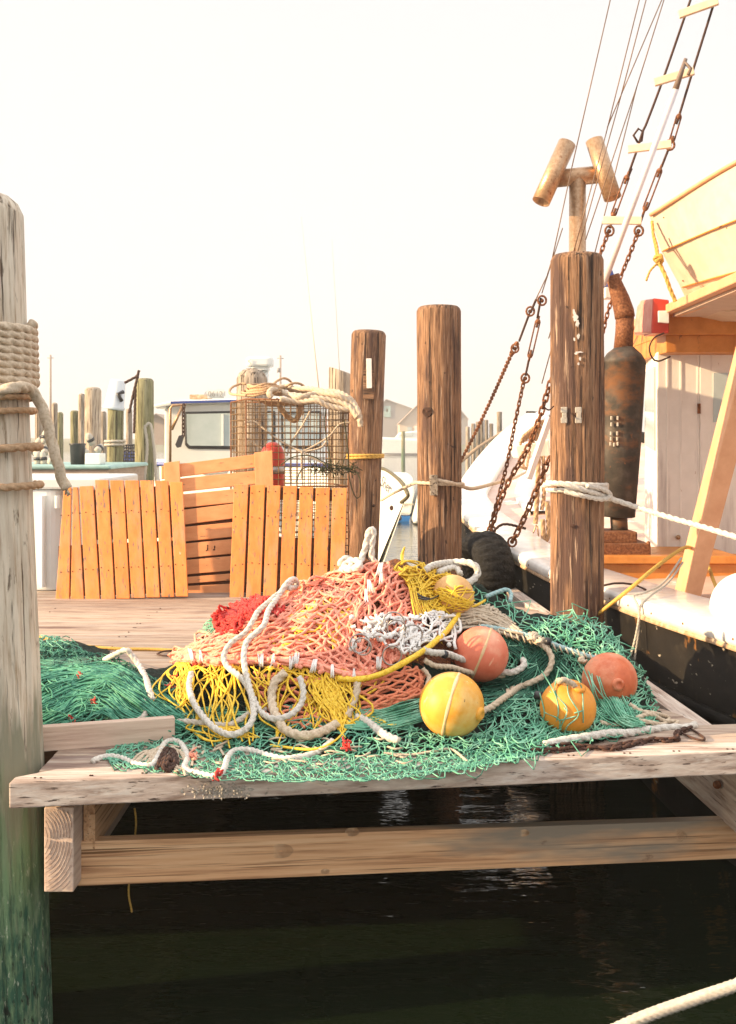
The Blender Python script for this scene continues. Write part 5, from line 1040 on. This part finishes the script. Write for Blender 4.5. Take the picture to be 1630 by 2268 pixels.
strands(mb, [[(740, 1585), (800, 1580), (860, 1570), (935, 1548)], [(760, 1608), (820, 1612), (880, 1606), (945, 1590)]], 90, .0021, 3, (.01, .04), 1.5, seed=38)
tangle(mb, [(440, 1395), (480, 1350), (500, 1370), (470, 1410)], 40, .0018, 8, 8, (0, .02), 1, 5, 39); mb.build('loose_twine', M['green'], gn)
mb = MB()                                             # red fluff caught in the mesh
for x, y in ((209, 1553), (160, 1590), (90, 1620), (176, 1495), (385, 1500), (375, 1518), (560, 1560), (430, 1470)):
    for k in range(10): c = S(x+Gs(0, 3), y+Gs(0, 3), .035); tube(mb, [c, c+Vector((U(-1, 1), U(-1, 0), U(-1, 1)))*.010, c+Vector((U(-1, 1), U(-1, 0), U(-1, 1)))*.012], .002, 4)
mb.build('red_fluff', M['redlight'], gn)
# salmon net
A1 = [[(382, 1450), (475, 1404), (592, 1343), (670, 1293), (749, 1265), (830, 1246)], [(385, 1454), (490, 1425), (600, 1375), (690, 1335), (760, 1318), (808, 1305)], [(388, 1458), (500, 1445), (605, 1410), (700, 1385), (750, 1378), (778, 1390)], [(390, 1462), (510, 1460), (600, 1445), (690, 1445), (745, 1450), (785, 1455)], [(385, 1468), (514, 1472), (600, 1470), (694, 1478), (749, 1490), (815, 1495)]]
A2 = [[(830, 1246), (870, 1262), (915, 1308), (938, 1350)], [(806, 1300), (850, 1315), (890, 1340), (932, 1385)], [(776, 1385), (830, 1390), (880, 1395), (925, 1420)], [(788, 1450), (840, 1440), (870, 1440), (905, 1450)], [(812, 1495), (845, 1482), (865, 1465), (890, 1455)]]
A3 = [[(565, 1488), (680, 1500), (800, 1500), (920, 1478), (938, 1495)], [(555, 1540), (680, 1560), (800, 1550), (900, 1530), (936, 1518)], [(590, 1595), (700, 1612), (790, 1592), (860, 1562), (928, 1542)]]
mb = MB(); net(mb, A1, 9, 23, .0048, 3.2, (.012, .03), 1.5, 41, 6, bow=.12); net(mb, A1, 8, 21, .0046, 5, (.0, .012), 1.5, 42, 6, bow=.18); net(mb, A1, 10, 20, .0042, 6, (.0, .008), 1.5, 47, 6, bow=.2); net(mb, A1, 11, 27, .0038, 6, (-.008, .010), 1.5, 48, 6, bow=.25); mb.build('left_lobe', M['salmon'], sn)
mb = MB(); A2T = [[r[k] for r in A2] for k in range(4)]; net(mb, A2T, 6, 15, .0052, 4, (.01, .035), 1.6, 43, 6, bow=.15); net(mb, A2T, 5, 12, .0050, 6, (.0, .015), 1.5, 44, 6, bow=.2); net(mb, A2T, 7, 17, .0040, 6, (-.005, .01), 1.5, 49, 6, bow=.25); mb.build('right_lobe', M['salmon'], sn)
mb = MB(); net(mb, A3, 8, 11, .0048, 2.5, (.02, .035), 1.5, 45, 6, bow=.10); net(mb, A3, 7, 9, .0044, 4, (.0, .012), 1.5, 46, 6, bow=.15); mb.build('lower_fold', M['salmon_low'], sn)
hem = [(392, 1462), (430, 1455), (475, 1463), (514, 1466), (577, 1462), (631, 1466), (694, 1474), (749, 1489), (800, 1495), (830, 1482), (848, 1455), (855, 1430)]
mb = MB()
for k in range(16):
    a, rr = U(0, 6.28), U(.2, 1); c = []
    for i, (x, y) in enumerate(hem): w = 10 if i else 5; c.append(S(x, y+w*.9*rr*math.sin(a+i*.9), .032+.018*math.cos(a+i*.9)*rr))
    tube(mb, spline(c, .02), .0048, 6)
for x, y in ((405, 1460), (450, 1460), (495, 1468), (540, 1464), (600, 1466), (655, 1472), (720, 1484), (770, 1495), (820, 1488)):
    for k in range(4): sphere(mb, S(x+U(-14, 14), y+U(-8, 8), .055), .008, nu=6, nv=4)
mb.build('gathered_hem', M['salmon'], sn)
for x, y in ((425, 1452), (446, 1456), (577, 1464), (606, 1464), (645, 1470), (655, 1462), (694, 1476), (737, 1488), (785, 1497), (838, 1470), (840, 1262), (845, 1280), (818, 1300), (812, 1320)):
    n_ = 2 if U(0, 1) < .6 else 3; mb = MB()
    for k in range(n_): dx = k*4-3; sl_ = U(-5, 5); tube(mb, spline([S(x+dx+sl_, y-15, .035), S(x+dx+sl_*.4, y-8, .056), S(x+dx, y, .062), S(x+dx-sl_*.4, y+8, .056), S(x+dx-sl_, y+14, .035)], .006), .0032, 6)
    mb.build('white_lashing', M['whitecord'], sn)
# yellow fringe under the hem
mb = MB(); rnd = random.Random(51)
tg = [(480, 1636, 14), (505, 1632, 14), (745, 1606, 14), (765, 1612, 8), (565, 1636, 8), (402, 1558, 8), (415, 1600, 12), (690, 1600, 12), (640, 1600, 14), (610, 1628, 10), (530, 1600, 25), (452, 1588, 20)]
def hang(x0, y0, x1, y1, r, bulge):
    c = []; n_ = 9; w1, w2, w3 = rnd.gauss(0, 20), rnd.gauss(0, 11), rnd.gauss(0, 5)
    for i in range(n_):
        t = i/(n_-1); x = x0+(x1-x0)*t**.8+w1*math.sin(t*3.14)+w2*math.sin(t*6.3)+w3*math.sin(t*11); y = y0+(y1-y0)*t
        c.append(S(x, y, .028+bulge*math.sin(t*3.1)*(.4+.6*t)))
    c = spline(c, .012); tube(mb, c, [r*(1-.45*(i/len(c))**3) for i in range(len(c))], 5)
for k in range(80):
    x0 = rnd.choice([rnd.uniform(388, 560), rnd.uniform(388, 830), rnd.uniform(640, 780)]); y0 = 1470+18*max(0, (x0-600)/230)+rnd.uniform(-4, 6)
    t = min(tg, key=lambda q: abs(q[0]-x0)+rnd.uniform(0, 190)); hang(x0, y0, t[0]+rnd.gauss(0, t[2]), t[1]+rnd.gauss(0, 12), rnd.choice((.0026, .0034, .0042)), rnd.uniform(.01, .05))
for k in range(26): hang(rnd.uniform(690, 720), 1500, rnd.gauss(752, 9), 1608+rnd.gauss(0, 6), .0036, .05)
for k in range(14): hang(rnd.uniform(388, 420), 1468, rnd.gauss(398, 8), 1560+rnd.gauss(0, 8), .0032, .04)
for k in range(14): hang(rnd.uniform(420, 520), 1600, rnd.gauss(520, 30), 1634, .0032, .03)
for k in range(12): x = U(400, 800); hang(x, 1476, x+rnd.gauss(0, 70), 1530+rnd.gauss(0, 20), .0028, .03)
for pts in ([(785, 1584), (810, 1586), (835, 1592), (852, 1600)], [(790, 1590), (820, 1594), (845, 1604), (876, 1606)], [(780, 1600), (740, 1640), (690, 1660), (600, 1650)], [(868, 1480), (840, 1520), (800, 1545), (760, 1560)], [(520, 1630), (470, 1640), (430, 1620), (405, 1570)]):
    for k in range(3): tube(mb, spline([S(x+U(-2, 2), y+U(-2, 2), .03) for x, y in pts], .012), .0032, 5)
mb.build('yellow_fringe', M['yellow'], sn)
# yellow lining glimpsed between the meshes
mb = MB(); tangle(mb, [(520, 1440), (640, 1350), (780, 1300), (790, 1440), (700, 1440)], 60, .0035, 8, 14, (.0, .012), .6, 5, 52); mb.build('yellow_lining', M['yellow'], sn)
# thick yellow rope and the yellow tangle at the back
mb = MB(); c = spline([S(748, 1503, .05), S(800, 1504, .06), S(850, 1490, .07), S(905, 1462, .08), S(950, 1432, .08), S(990, 1396, .07), S(1018, 1356, .06), S(1034, 1318, .05), S(1036, 1298, .05), S(1022, 1286, .05), S(1000, 1282, .04), S(985, 1270, .03)], .01)
tube(mb, c, .0105, 8, rf=lambda i, a: .0098+.0012*math.sin(3*a+i*.35)); fr = [c[i]+Vector((U(-1, 1), U(-1, 0), U(-1, 1)))*.012 for i in range(0, len(c), 2)]
for q in fr: tube(mb, [q, q+Vector((U(-1, 1), U(-.5, 0), U(-1, 1)))*.012], .0008, 3)
tag(mb.build('yellow_rope', M['yellow']), 'thick smooth yellow rope sweeping under the white knots up to the tan float', 'rope')
mb = MB(); tangle(mb, [(866, 1256), (940, 1246), (1000, 1268), (1038, 1300), (1030, 1350), (985, 1375), (945, 1372), (915, 1310)], 120, .0034, 9, 15, (.01, .06), .45, 5, 53, flat=.8)
for k in range(14): x = U(900, 935); tube(mb, spline([S(x-30, 1252+U(0, 12), .03), S(x, 1290, .05), S(x+10, 1330, .06), S(x+22+U(-6, 6), 1368, .05)], .012), .003, 5)
for p in ([(872, 1262), (885, 1246), (905, 1242), (930, 1246), (955, 1262), (965, 1280)], [(891, 1250), (893, 1226), (896, 1212)], [(885, 1252), (900, 1243), (925, 1250), (945, 1262)], [(890, 1248), (889, 1230), (895, 1214)]): tube(mb, spline([S(x, y, .03) for x, y in p], .012), .0036, 5)
for p in ([(1000, 1340), (1040, 1345), (1060, 1338), (1075, 1330)], [(975, 1290), (990, 1276), (1010, 1282), (1000, 1310), (985, 1345), (970, 1372)], [(760, 1262), (770, 1250), (786, 1240), (795, 1238)]): 
    for k in range(3): tube(mb, spline([S(x+U(-3, 3), y+U(-3, 3), .06) for x, y in p], .012), .0042, 5)
tag(mb.build('yellow_twine', M['yellow']), 'tangle of fibrous yellow twine around the tan float at the back of the heap', 'twine')
mb = MB(); tube(mb, spline([S(926, 1324, .07), S(945, 1328, .09), S(970, 1320, .1), S(990, 1302, .1), S(1002, 1292, .09)], .01), .0034, 6); tube(mb, spline([S(920, 1312, .05), S(935, 1322, .08), S(952, 1326, .09)], .01), .004, 6)
tag(mb.build('cord', M['dark']), 'short dark cord curving in front of the tan float', 'cord')
mb = MB(); rnd = random.Random(81); cT = P(1003, 1320, 4.42); rT = 47*4.42/F
for k in range(16):
    a0, a1 = rnd.uniform(1.2, 4.4), rnd.uniform(-1.2, .9); pts = []
    for i in range(9):
        t = i/8; ang = a0; px = math.cos(a0)*(1-2*t)*1.05; py = math.sin(a0)*(1-2*t)*.6+a1*.45*math.sin(3.14*t); l = px*px+py*py
        pts.append(cT+Vector((px*rT, -math.sqrt(max(0, 1.06-l))*rT-.002, py*rT)))
    tube(mb, spline(pts, .012), rnd.uniform(.0024, .0042), 5)
tag(mb.build('yellow_binding', M['yellow']), 'yellow strands crossing over the tan float at the back of the heap', 'twine')
# red net at the left
rn = root('red_net', S(530, 1390), 'small bunched red net behind the left end of the salmon net', 'net'); mb = MB()
A4 = [[(476, 1368), (505, 1345), (545, 1330), (595, 1326)], [(478, 1384), (510, 1365), (550, 1350), (605, 1340)], [(486, 1404), (520, 1388), (560, 1368), (620, 1348)]]
net(mb, A4, 12, 10, .0042, 4, (0, .04), 1.9, 54, 6, bow=.5); net(mb, A4, 9, 8, .0042, 6, (0, .05), 1.9, 55, 6, bow=.6); mb.build('mesh', M['red'], rn)
mb = MB(); tangle(mb, [(480, 1370), (545, 1335), (600, 1330), (590, 1350), (500, 1395)], 40, .0042, 6, 8, (.0, .03), 1, 5, 56); mb.build('bunch', M['red'], rn)
# white knot work with steel rings
mb = MB(); poly = [(768, 1372), (800, 1368), (850, 1356), (905, 1360), (960, 1352), (1012, 1362), (1020, 1390), (1008, 1420), (960, 1425), (915, 1450), (880, 1450), (850, 1425), (815, 1410), (775, 1400)]
tangle(mb, poly, 95, .0046, 9, 9, (.04, .085), .75, 6, 61, flat=.9)
for x, y in [(U(775, 1010), U(1365, 1440)) for _ in range(40)]: sphere(mb, S(x, y, .07), .009, nu=8, nv=6)
for p in ([(1004, 1385), (1008, 1405), (1006, 1425), (1010, 1438)], [(1018, 1375), (1020, 1395), (1012, 1402)], [(985, 1365), (1010, 1366), (1020, 1385)]): tube(mb, spline([S(x, y, .09) for x, y in p], .01), .006, 8)
kw = mb.build('white_knots', M['whitecord'], sn)
for x, y, r, tl in ((796, 1425, 21, .2), (803, 1432, 19, .5), (871, 1380, 24, .1), (878, 1392, 20, .4), (913, 1406, 22, .2), (868, 1452, 21, .15)):
    c0 = S(x, y, .095); D = c0.y; rr = r*D/F; mb = MB(); n_ = 36
    tube(mb, [c0+Vector((rr*math.cos(a), tl*rr*math.sin(a+tl*9), rr*math.sin(a))) for a in [6.28318*q/n_ for q in range(n_)]], .0028, 8, closed=True); mb.build('steel_ring', M['steelring'], sn)
mb = MB(); tangle(mb, poly, 30, .0042, 6, 8, (.03, .06), .9, 6, 62); mb.build('salmon_tufts', M['salmon'], sn)
# white and tan ropes over the heap
def hrope(pts, r, mat, label, off=.05, name='rope', grp='ropes tangled in the net heap', lay=7.0, offs=None):
    mb = MB(); rope(mb, [S(x, y, (offs[i] if offs else off)) for i, (x, y) in enumerate(pts)], r, lay=lay)
    return tag(mb.build(name, M[mat]), label, 'rope', grp)
hrope([(648, 1288), (636, 1296), (622, 1312), (608, 1322), (590, 1338), (572, 1354), (560, 1376), (542, 1402), (512, 1424), (498, 1445), (497, 1462), (505, 1478), (526, 1494), (545, 1515), (561, 1546), (577, 1576), (608, 1592), (645, 1582), (667, 1558), (672, 1530), (664, 1500)], .0102, 'whiterope', 'left strand of the white rope doubled over the salmon net, looping under the hem', .075)
hrope([(640, 1303), (655, 1300), (657, 1288), (648, 1283), (634, 1294), (618, 1318), (606, 1336), (594, 1354), (586, 1382), (567, 1402), (547, 1421), (540, 1453), (544, 1488), (553, 1523), (560, 1558), (561, 1588), (545, 1614), (514, 1627), (483, 1617), (456, 1594), (430, 1558), (419, 1520), (424, 1490)], .0104, 'whiterope', 'right strand of the doubled white rope, ending in a wide loop in the fringe', .085)
hrope([(632, 1490), (608, 1512), (602, 1550), (612, 1586), (631, 1615), (670, 1629), (710, 1622), (745, 1604)], .0150, 'manila', 'thick tan frayed rope looping below the middle of the salmon hem', .06)
hrope([(792, 1507), (790, 1530), (784, 1550), (768, 1588)], .0125, 'manila', 'short tan rope dropping from the salmon hem just left of the yellow float', .05)
hrope([(288, 1614), (322, 1612), (360, 1606), (405, 1598), (455, 1602), (505, 1606), (535, 1592), (560, 1576), (590, 1572)], .0098, 'greyrope', 'grey twisted rope running from the loose board into the yellow fringe', .04)
hrope([(300, 1600), (318, 1588), (325, 1570), (316, 1552)], .010, 'greyrope', 'short grey rope stub among the green strands above the loose board', .04)
hrope([(232, 1462), (250, 1452), (279, 1440), (292, 1452), (308, 1474), (322, 1500), (330, 1526), (338, 1550)], .0105, 'whiterope', 'white knotted rope in the left green heap', .05)
hrope([(205, 1688), (228, 1680), (252, 1678), (275, 1684), (300, 1694), (337, 1697), (352, 1672), (366, 1648), (384, 1640), (402, 1650), (415, 1680), (408, 1704), (435, 1714), (479, 1722), (496, 1707), (505, 1680), (520, 1663), (552, 1661), (601, 1677), (640, 1682), (698, 1668), (737, 1640)], .0098, 'whiterope', 'long dirty white head rope snaking through the front of the green net', .02, lay=6)
mb = MB()
for k in range(13): x0 = 290+k*6; tube(mb, spline([S(x0, 1688+U(-6, 6), .02), S(x0+18, 1668+U(-9, 6), .045), S(x0+40, 1662+U(-8, 8), .05), S(x0+45+U(-6, 10), 1686, .03)], .01), .0045, 6)
for k in range(26): x, y = U(360, 500), U(1645, 1715); tube(mb, [S(x, y, .025), S(x+U(-14, 14), y+U(-10, 10), .04), S(x+U(-16, 16), y+U(-12, 12), .03)], .004, 6)
for k in range(22): x = U(560, 880); y = 1640+U(0, 60)-(x-560)*.03; tube(mb, spline([S(x, y, .02), S(x+U(10, 25), y+U(-6, 6), .035), S(x+U(20, 45), y+U(-8, 8), .02)], .01), .0032, 5)
tag(mb.build('cord_ends', M['manila']), 'many pale cord ends and knots showing through the front of the green net', 'cord')
hrope([(790, 1588), (812, 1598), (838, 1618), (860, 1632), (884, 1642)], .0135, 'whiterope', 'thick spliced white rope end on the green net left of the big yellow float', .04, lay=5)
hrope([(1035, 1688), (1000, 1660), (960, 1664), (905, 1672), (850, 1668)], .004, 'tauperope', 'thin tan line running under the front yellow float', .02)
hrope([(938, 1440), (960, 1446), (989, 1448), (1012, 1456), (1040, 1466), (1077, 1478), (1110, 1488), (1138, 1488), (1160, 1474), (1158, 1460)], .0118, 'whiterope', 'white braided rope crossing in front of the orange middle float', .09, lay=6)
hrope([(940, 1462), (965, 1475), (1000, 1478), (1035, 1488), (1080, 1496), (1118, 1496)], .0095, 'manila', 'second, dirtier rope just below the white braided rope at the middle float', .07)
hrope([(936, 1480), (950, 1500), (945, 1520), (938, 1545)], .008, 'manila', 'short pale rope at the upper left of the big yellow float', .05)
hrope([(1060, 1582), (1072, 1574), (1087, 1567), (1108, 1552), (1131, 1536), (1150, 1522), (1170, 1514), (1196, 1502), (1214, 1486), (1222, 1465), (1219, 1448), (1206, 1432), (1186, 1420)], .0108, 'manila', 'pale knotted rope from the big yellow float up to the cluster of knots', .08)
hrope([(1060, 1388), (1077, 1388), (1110, 1394), (1150, 1402), (1195, 1416), (1240, 1432), (1290, 1450), (1330, 1460), (1356, 1464)], .0092, 'bluerope', 'blue green rope with pale lashings crossing the right mound', .06, lay=5)
hrope([(1354, 1462), (1350, 1478), (1353, 1496), (1362, 1508), (1372, 1516)], .0095, 'greyrope', 'grey green rope hanging from the blue rope down to the far right float', .11)
hrope([(939, 1264), (962, 1252), (1000, 1246), (1032, 1245), (1053, 1254), (1058, 1270), (1046, 1286), (1030, 1292)], .0138, 'whiterope', 'thick white rope arching over the back of the heap in front of the middle pile', .05)
hrope([(1020, 1272), (1010, 1258), (990, 1260), (970, 1268)], .0125, 'whiterope', 'short inner bend of thick white rope behind the tan float', .06)
hrope([(1076, 1322), (1100, 1312), (1122, 1306), (1132, 1316), (1130, 1332)], .0085, 'bluerope', 'blue rope end with a bend at the back right of the heap', .04)
mb = MB(); rope(mb, [S(752, 1250, .05), S(762, 1238, .06), S(776, 1240, .07), S(778, 1254, .06), S(762, 1258, .06), S(770, 1244, .09), S(790, 1242, .07), S(798, 1254, .06), S(784, 1260, .06)], .0125); rope(mb, [S(755, 1262, .02), S(775, 1262, .06), S(800, 1250, .05)], .0125)
q = [S(795, 1250, .03), S(803, 1232, .03)]; d0 = q[-1].y; q += [P(811, 1205, d0), P(817, 1178, d0), P(824, 1172, d0), P(827, 1182, d0), P(823, 1212, d0), P(824, 1236, d0), P(832, 1250, d0)]; rope(mb, q, .0125)
tag(mb.build('rope', M['whiterope']), 'white knotted rope with an upright loop behind the peak of the salmon net', 'rope', 'ropes tangled in the net heap')
mb = MB(); tangle(mb, [(1000, 1352), (1040, 1336), (1085, 1338), (1125, 1365), (1145, 1385), (1100, 1395), (1040, 1385), (1005, 1380)], 90, .0045, 9, 13, (.02, .06), .4, 6, 63, an0=.2); strands(mb, [[(1000, 1350), (1050, 1340), (1100, 1355), (1150, 1395)], [(1000, 1385), (1050, 1382), (1100, 1392), (1170, 1415)]], 30, .0042, 5, (.03, .07), 4, seed=64)
tag(mb.build('taupe_net', M['tauperope']), 'grey tan knotted twine bundle between the tan float and the orange middle float', 'net')
mb = MB()
for x, y, s in ((1180, 1412, 15), (1196, 1420, 12), (1127, 1535, 10), (1137, 1528, 8), (1062, 1584, 8), (1290, 1462, 9), (1330, 1470, 8)):
    for k in range(9): a = U(0, 6.28); tube(mb, spline([S(x+s*math.cos(a), y+s*.8*math.sin(a), .07), S(x+U(-4, 4), y+U(-4, 4), .105), S(x-s*math.cos(a+.4), y-s*.8*math.sin(a+.4), .07)], .01), .0045, 6)
for i in range(22): t = i/21; x, y = 1065+(1350-1065)*t, 1390+75*t; tube(mb, spline([S(x-4, y-9, .055), S(x, y, .085), S(x+4, y+9, .055)], .008), .003, 5)
tag(mb.build('cord_knots', M['manila']), 'cluster of pale knots tying the ropes together on the right mound', 'knot')
mb = MB()
for x, y, dx in ((1214, 1420, 6), (1193, 1540, 8), (985, 1449, 3)): a, b = S(x-dx, y-1, .10), S(x+dx, y+2, .10); cyl(mb, a, b, .0135)
tag(mb.build('black_tape', M['dark']), 'bands of black tape wrapped round the ropes beside the orange and yellow floats', 'tape')
# right foreground rope and chain on the bare boards
tr = 'whiterope'; mb = MB(); rope(mb, [S(1205, 1650, .03), S(1250, 1640, .03), S(1300, 1632, .03), S(1351, 1624, .03), S(1390, 1624, .03), S(1424, 1618, .03), S(1478, 1612, .03), S(1520, 1612, .03), S(1540, 1606, .03)], .0135, lay=9); tag(mb.build('taped_rope', M[tr]), 'thick white taped rope lying on the boards at the right end of the net', 'rope')
mb = MB(); [rope(mb, [S(x, y, .02+U(0, .02)) for x, y in pp], .0075) for pp in ([(1395, 1560), (1420, 1575), (1450, 1580), (1480, 1590), (1470, 1604), (1440, 1600), (1400, 1592)], [(1410, 1590), (1440, 1582), (1470, 1596), (1500, 1600), (1490, 1610)], [(1330, 1600), (1360, 1606), (1400, 1600), (1430, 1610)])]
tag(mb.build('frayed_rope', M['manila']), 'tangled frayed pale rope behind the taped rope on the right boards', 'rope')
mb = MB(); chain(mb, [S(1150, 1668, .01), S(1210, 1655, .02), S(1260, 1650, .02), S(1330, 1660, .02), S(1400, 1648, .02), S(1450, 1640, .02), S(1495, 1640, .02), S(1500, 1624, .03), S(1525, 1614, .03)], .010, .042); chain(mb, [S(1170, 1664, .02), S(1240, 1662, .03), S(1300, 1655, .03), S(1360, 1664, .01), S(1420, 1650, .01)], .010, .042)
tube(mb, spline([S(1528, 1612, .03), S(1560, 1636, .02), S(1548, 1640, .02), S(1510, 1624, .02), S(1528, 1612, .03)], .01), .004, 6); tag(mb.build('rusty_chain', M['darkrust']), 'dark rusty chain with a shackle on the boards right of the net', 'chain')
mb = MB(); chain(mb, [S(352, 1704, .02), S(360, 1680, .05), S(372, 1660, .05), S(385, 1672, .05), S(388, 1696, .04), S(372, 1706, .03), S(362, 1690, .05)], .011, .044); chain(mb, [S(366, 1700, .06), S(374, 1675, .07), S(382, 1690, .06)], .011, .044); tag(mb.build('rusty_chain', M['darkrust']), 'dark rusty chain bunched in the front left of the green net', 'chain')
for (x, y, col) in ((484, 1714, 'red'), (765, 1648, 'red'), (428, 1676, 'salmon')):
    mb = MB()
    for k in range(14): c = S(x+Gs(0, 3), y+Gs(0, 5), .045); tube(mb, [c, c+Vector((U(-1, 1), U(-1, 0), U(-1, 1)))*.012, c+Vector((U(-1, 1), U(-1, 0), U(-1, 1)))*.016], .0032, 5)
    tag(mb.build('coloured_lashing', M[col]), {484: 'red lashing on the front head rope left of centre', 765: 'small red lashing in the green net below the yellow fringe', 428: 'pink lashing on the head rope beside the rusty chain'}[x], 'lashing', 'small lashings on the head rope')
# pale lumps of debris
mb = MB()
for x, y in ((1440, 1582), (1320, 1606), (1345, 1612)): 
    c = S(x, y, .0); c.z = .012; vs = [c+Vector((U(-.035, .035), U(-.03, .03), U(-.01, .012))) for _ in range(9)]
    import bmesh
    bm = bmesh.new(); [bm.verts.new(v) for v in vs]; bmesh.ops.convex_hull(bm, input=bm.verts); bm.verts.index_update(); mb.add([v.co.copy() for v in bm.verts], [tuple(v.index for v in f.verts) for f in bm.faces]); bm.free()
tag(mb.build('cork_scraps', M['lumber']), 'pinkish scraps of old cork lying on the boards right of the yellow floats', 'scraps')
# floats
def ballf(x, y, r, D, mat, label, tilt=(0, 0, 0), seam=True, eye=None):
    s = D/F; c = P(x, y, D); rt = root('net_float', Vector((c.x, c.y, c.z-r*s)), label, 'float', 'round net floats')
    Mr = (Matrix.Rotation(tilt[2], 3, 'Z') @ Matrix.Rotation(tilt[0], 3, 'X') @ Matrix.Rotation(tilt[1], 3, 'Y')).to_4x4(); Mf = Matrix.Translation(c) @ Mr
    mb = MB(); sphere(mb, c, r*s, M=Mr, nu=48, nv=32); mb.build('shell', M[mat], rt, Mf)
    if seam:
        mb = MB(); n_ = 80; vs = []; fs = []
        for i in range(n_):
            a = 6.28318*i/n_
            for wdt, rr in ((-.045, 1.001), (-.03, 1.012), (.03, 1.012), (.045, 1.001)): vs.append(Mf @ Vector((wdt*r*s*(1+.2*math.sin(7*a)), rr*r*s*math.cos(a), rr*r*s*math.sin(a))))
        for i in range(n_):
            for k in range(3): fs.append((4*i+k, 4*i+k+1, ((i+1)%n_)*4+k+1, ((i+1)%n_)*4+k))
        mb.add(vs, fs, True); mb.build('seam', M['seam'], rt)
    if eye:
        d = Vector(eye).normalized(); mb = MB(); e = c+d*r*s; lathe(mb, [(.022, -.006), (.022, .004), (.012, .010), (.008, .004)], frame(e-d*.01, e+d*.01) @ Matrix.Rotation(R(90), 4, 'Y'), 16); mb.build('eye', M[mat], rt)
    return rt
ballf(1000, 1561, 72, 3.68, 'ball_y', 'largest yellow float with a pale seam, at the front of the heap', (R(8), R(14), R(-14)), eye=(.75, -.5, -.15))
ballf(1258, 1567, 62, 3.78, 'ball_y2', 'smaller yellow float half covered by loose green mesh at the right', seam=False, eye=(.3, -.5, .8))
ballf(1065, 1449, 61, 4.14, 'ball_o', 'orange float with a pale seam, mid heap behind the white braided rope', (R(-5), R(22), R(-5)))
ballf(1350, 1507, 61, 4.08, 'ball_o2', 'orange float at the far right with its rope eye showing', seam=False, eye=(.1, -.95, .05))
ballf(1003, 1320, 47, 4.42, 'ball_t', 'tan float at the back, wrapped in yellow twine', seam=False)
mb = MB(); rope(mb, [S(1228, 1518, .1), P(1238, 1508, 3.74), P(1252, 1507, 3.72), P(1266, 1514, 3.72), P(1278, 1525, 3.74)], .010); tag(mb.build('rope', M['manila']), 'short pale rope stub on top of the smaller yellow float', 'rope', 'ropes tangled in the net heap')
# loose green mesh over the smaller yellow float
mb = MB(); rnd = random.Random(71); cB = P(1258, 1567, 3.78); rB = 62*3.78/F
def onball(x, y, o=.005):
    d = Vector(((x-1258)*3.78/F, 0, -(y-1567)*3.78/F)); l = d.length
    if l < rB: return cB+Vector((d.x, -math.sqrt(rB*rB-l*l)-o, d.z))
    return cB+Vector((d.x, -.01, d.z))
for pts in ([(1200, 1480), (1215, 1530), (1222, 1580), (1220, 1610), (1215, 1640)], [(1232, 1478), (1228, 1520), (1245, 1560), (1232, 1600), (1250, 1628)], [(1255, 1490), (1248, 1530), (1262, 1570), (1246, 1600), (1255, 1640)], [(1215, 1530), (1245, 1560)], [(1232, 1580), (1262, 1570)], [(1195, 1530), (1205, 1570), (1200, 1610), (1212, 1650)], [(1275, 1490), (1285, 1520), (1276, 1560), (1284, 1590)], [(1262, 1570), (1276, 1560)], [(1205, 1570), (1232, 1580), (1232, 1600)], [(1200, 1610), (1230, 1610), (1246, 1640)]):
    for k in range(1): tube(mb, spline([onball(x+rnd.gauss(0, 3), y+rnd.gauss(0, 3)) for x, y in pts], .01), .0022, 5)
cC = P(1350, 1507, 4.08)
for k in range(6): x0 = 1290+k*7+rnd.gauss(0, 3); tube(mb, spline([S(x0, 1478, .12), P(x0+10+rnd.gauss(0, 3), 1512, 3.98), P(x0+28+rnd.gauss(0, 5), 1550, 3.98), P(x0+48+k*3, 1585, 4.02), S(x0+75, 1605, .02)], .012), .0022, 5)
mb.build('draped_mesh', M['green'], gn)
# loose board and yellow line on the deck
a, b = P(60, 1653, 3.60), P(386, 1634, 3.74); a.z = b.z = .0395; beam(a, b, .035, .076, 'loose_board', M['lumber']); o = bpy.data.objects['loose_board']; tag(o, 'pinkish loose board standing on edge on the dock beside the near pile', 'board')
mb = MB(); f = lambda x, y: P(x, y, CZ*F/(y-HY))+Vector((0, 0, .008)); tube(mb, spline([f(60, 1408), f(140, 1427), f(200, 1436), f(270, 1441), f(340, 1442), f(420, 1446)], .03), .0075, 7)
tag(mb.build('gold_line', M['goldrope']), 'thin golden line lying across the bare planks towards the salmon net', 'rope')
mb = MB(); tube(mb, spline([f(348, 1452), f(365, 1446), f(395, 1445), f(410, 1450), f(392, 1456), f(360, 1456), f(348, 1452)], .02), .004, 6); tag(mb.build('rope_ring', M['darkrust']), 'small dark ring lying on the planks left of the salmon net tip', 'ring')
# ---------------------------------------------------------------- thin harbour haze
hm = bpy.data.materials.new('haze'); hm.use_nodes = True; hn = hm.node_tree.nodes; hn.remove(hn['Principled BSDF'])
pv = hn.new('ShaderNodeVolumePrincipled'); pv.inputs['Color'].default_value = (1, .97, .93, 1); pv.inputs['Density'].default_value = .0018; pv.inputs['Anisotropy'].default_value = .2
hm.node_tree.links.new(pv.outputs[0], hn['Material Output'].inputs['Volume'])
hz = MB().box(Matrix.Translation((0, 145, 9)), 700, 560, 24).build('haze', hm); hz['kind'] = 'stuff'
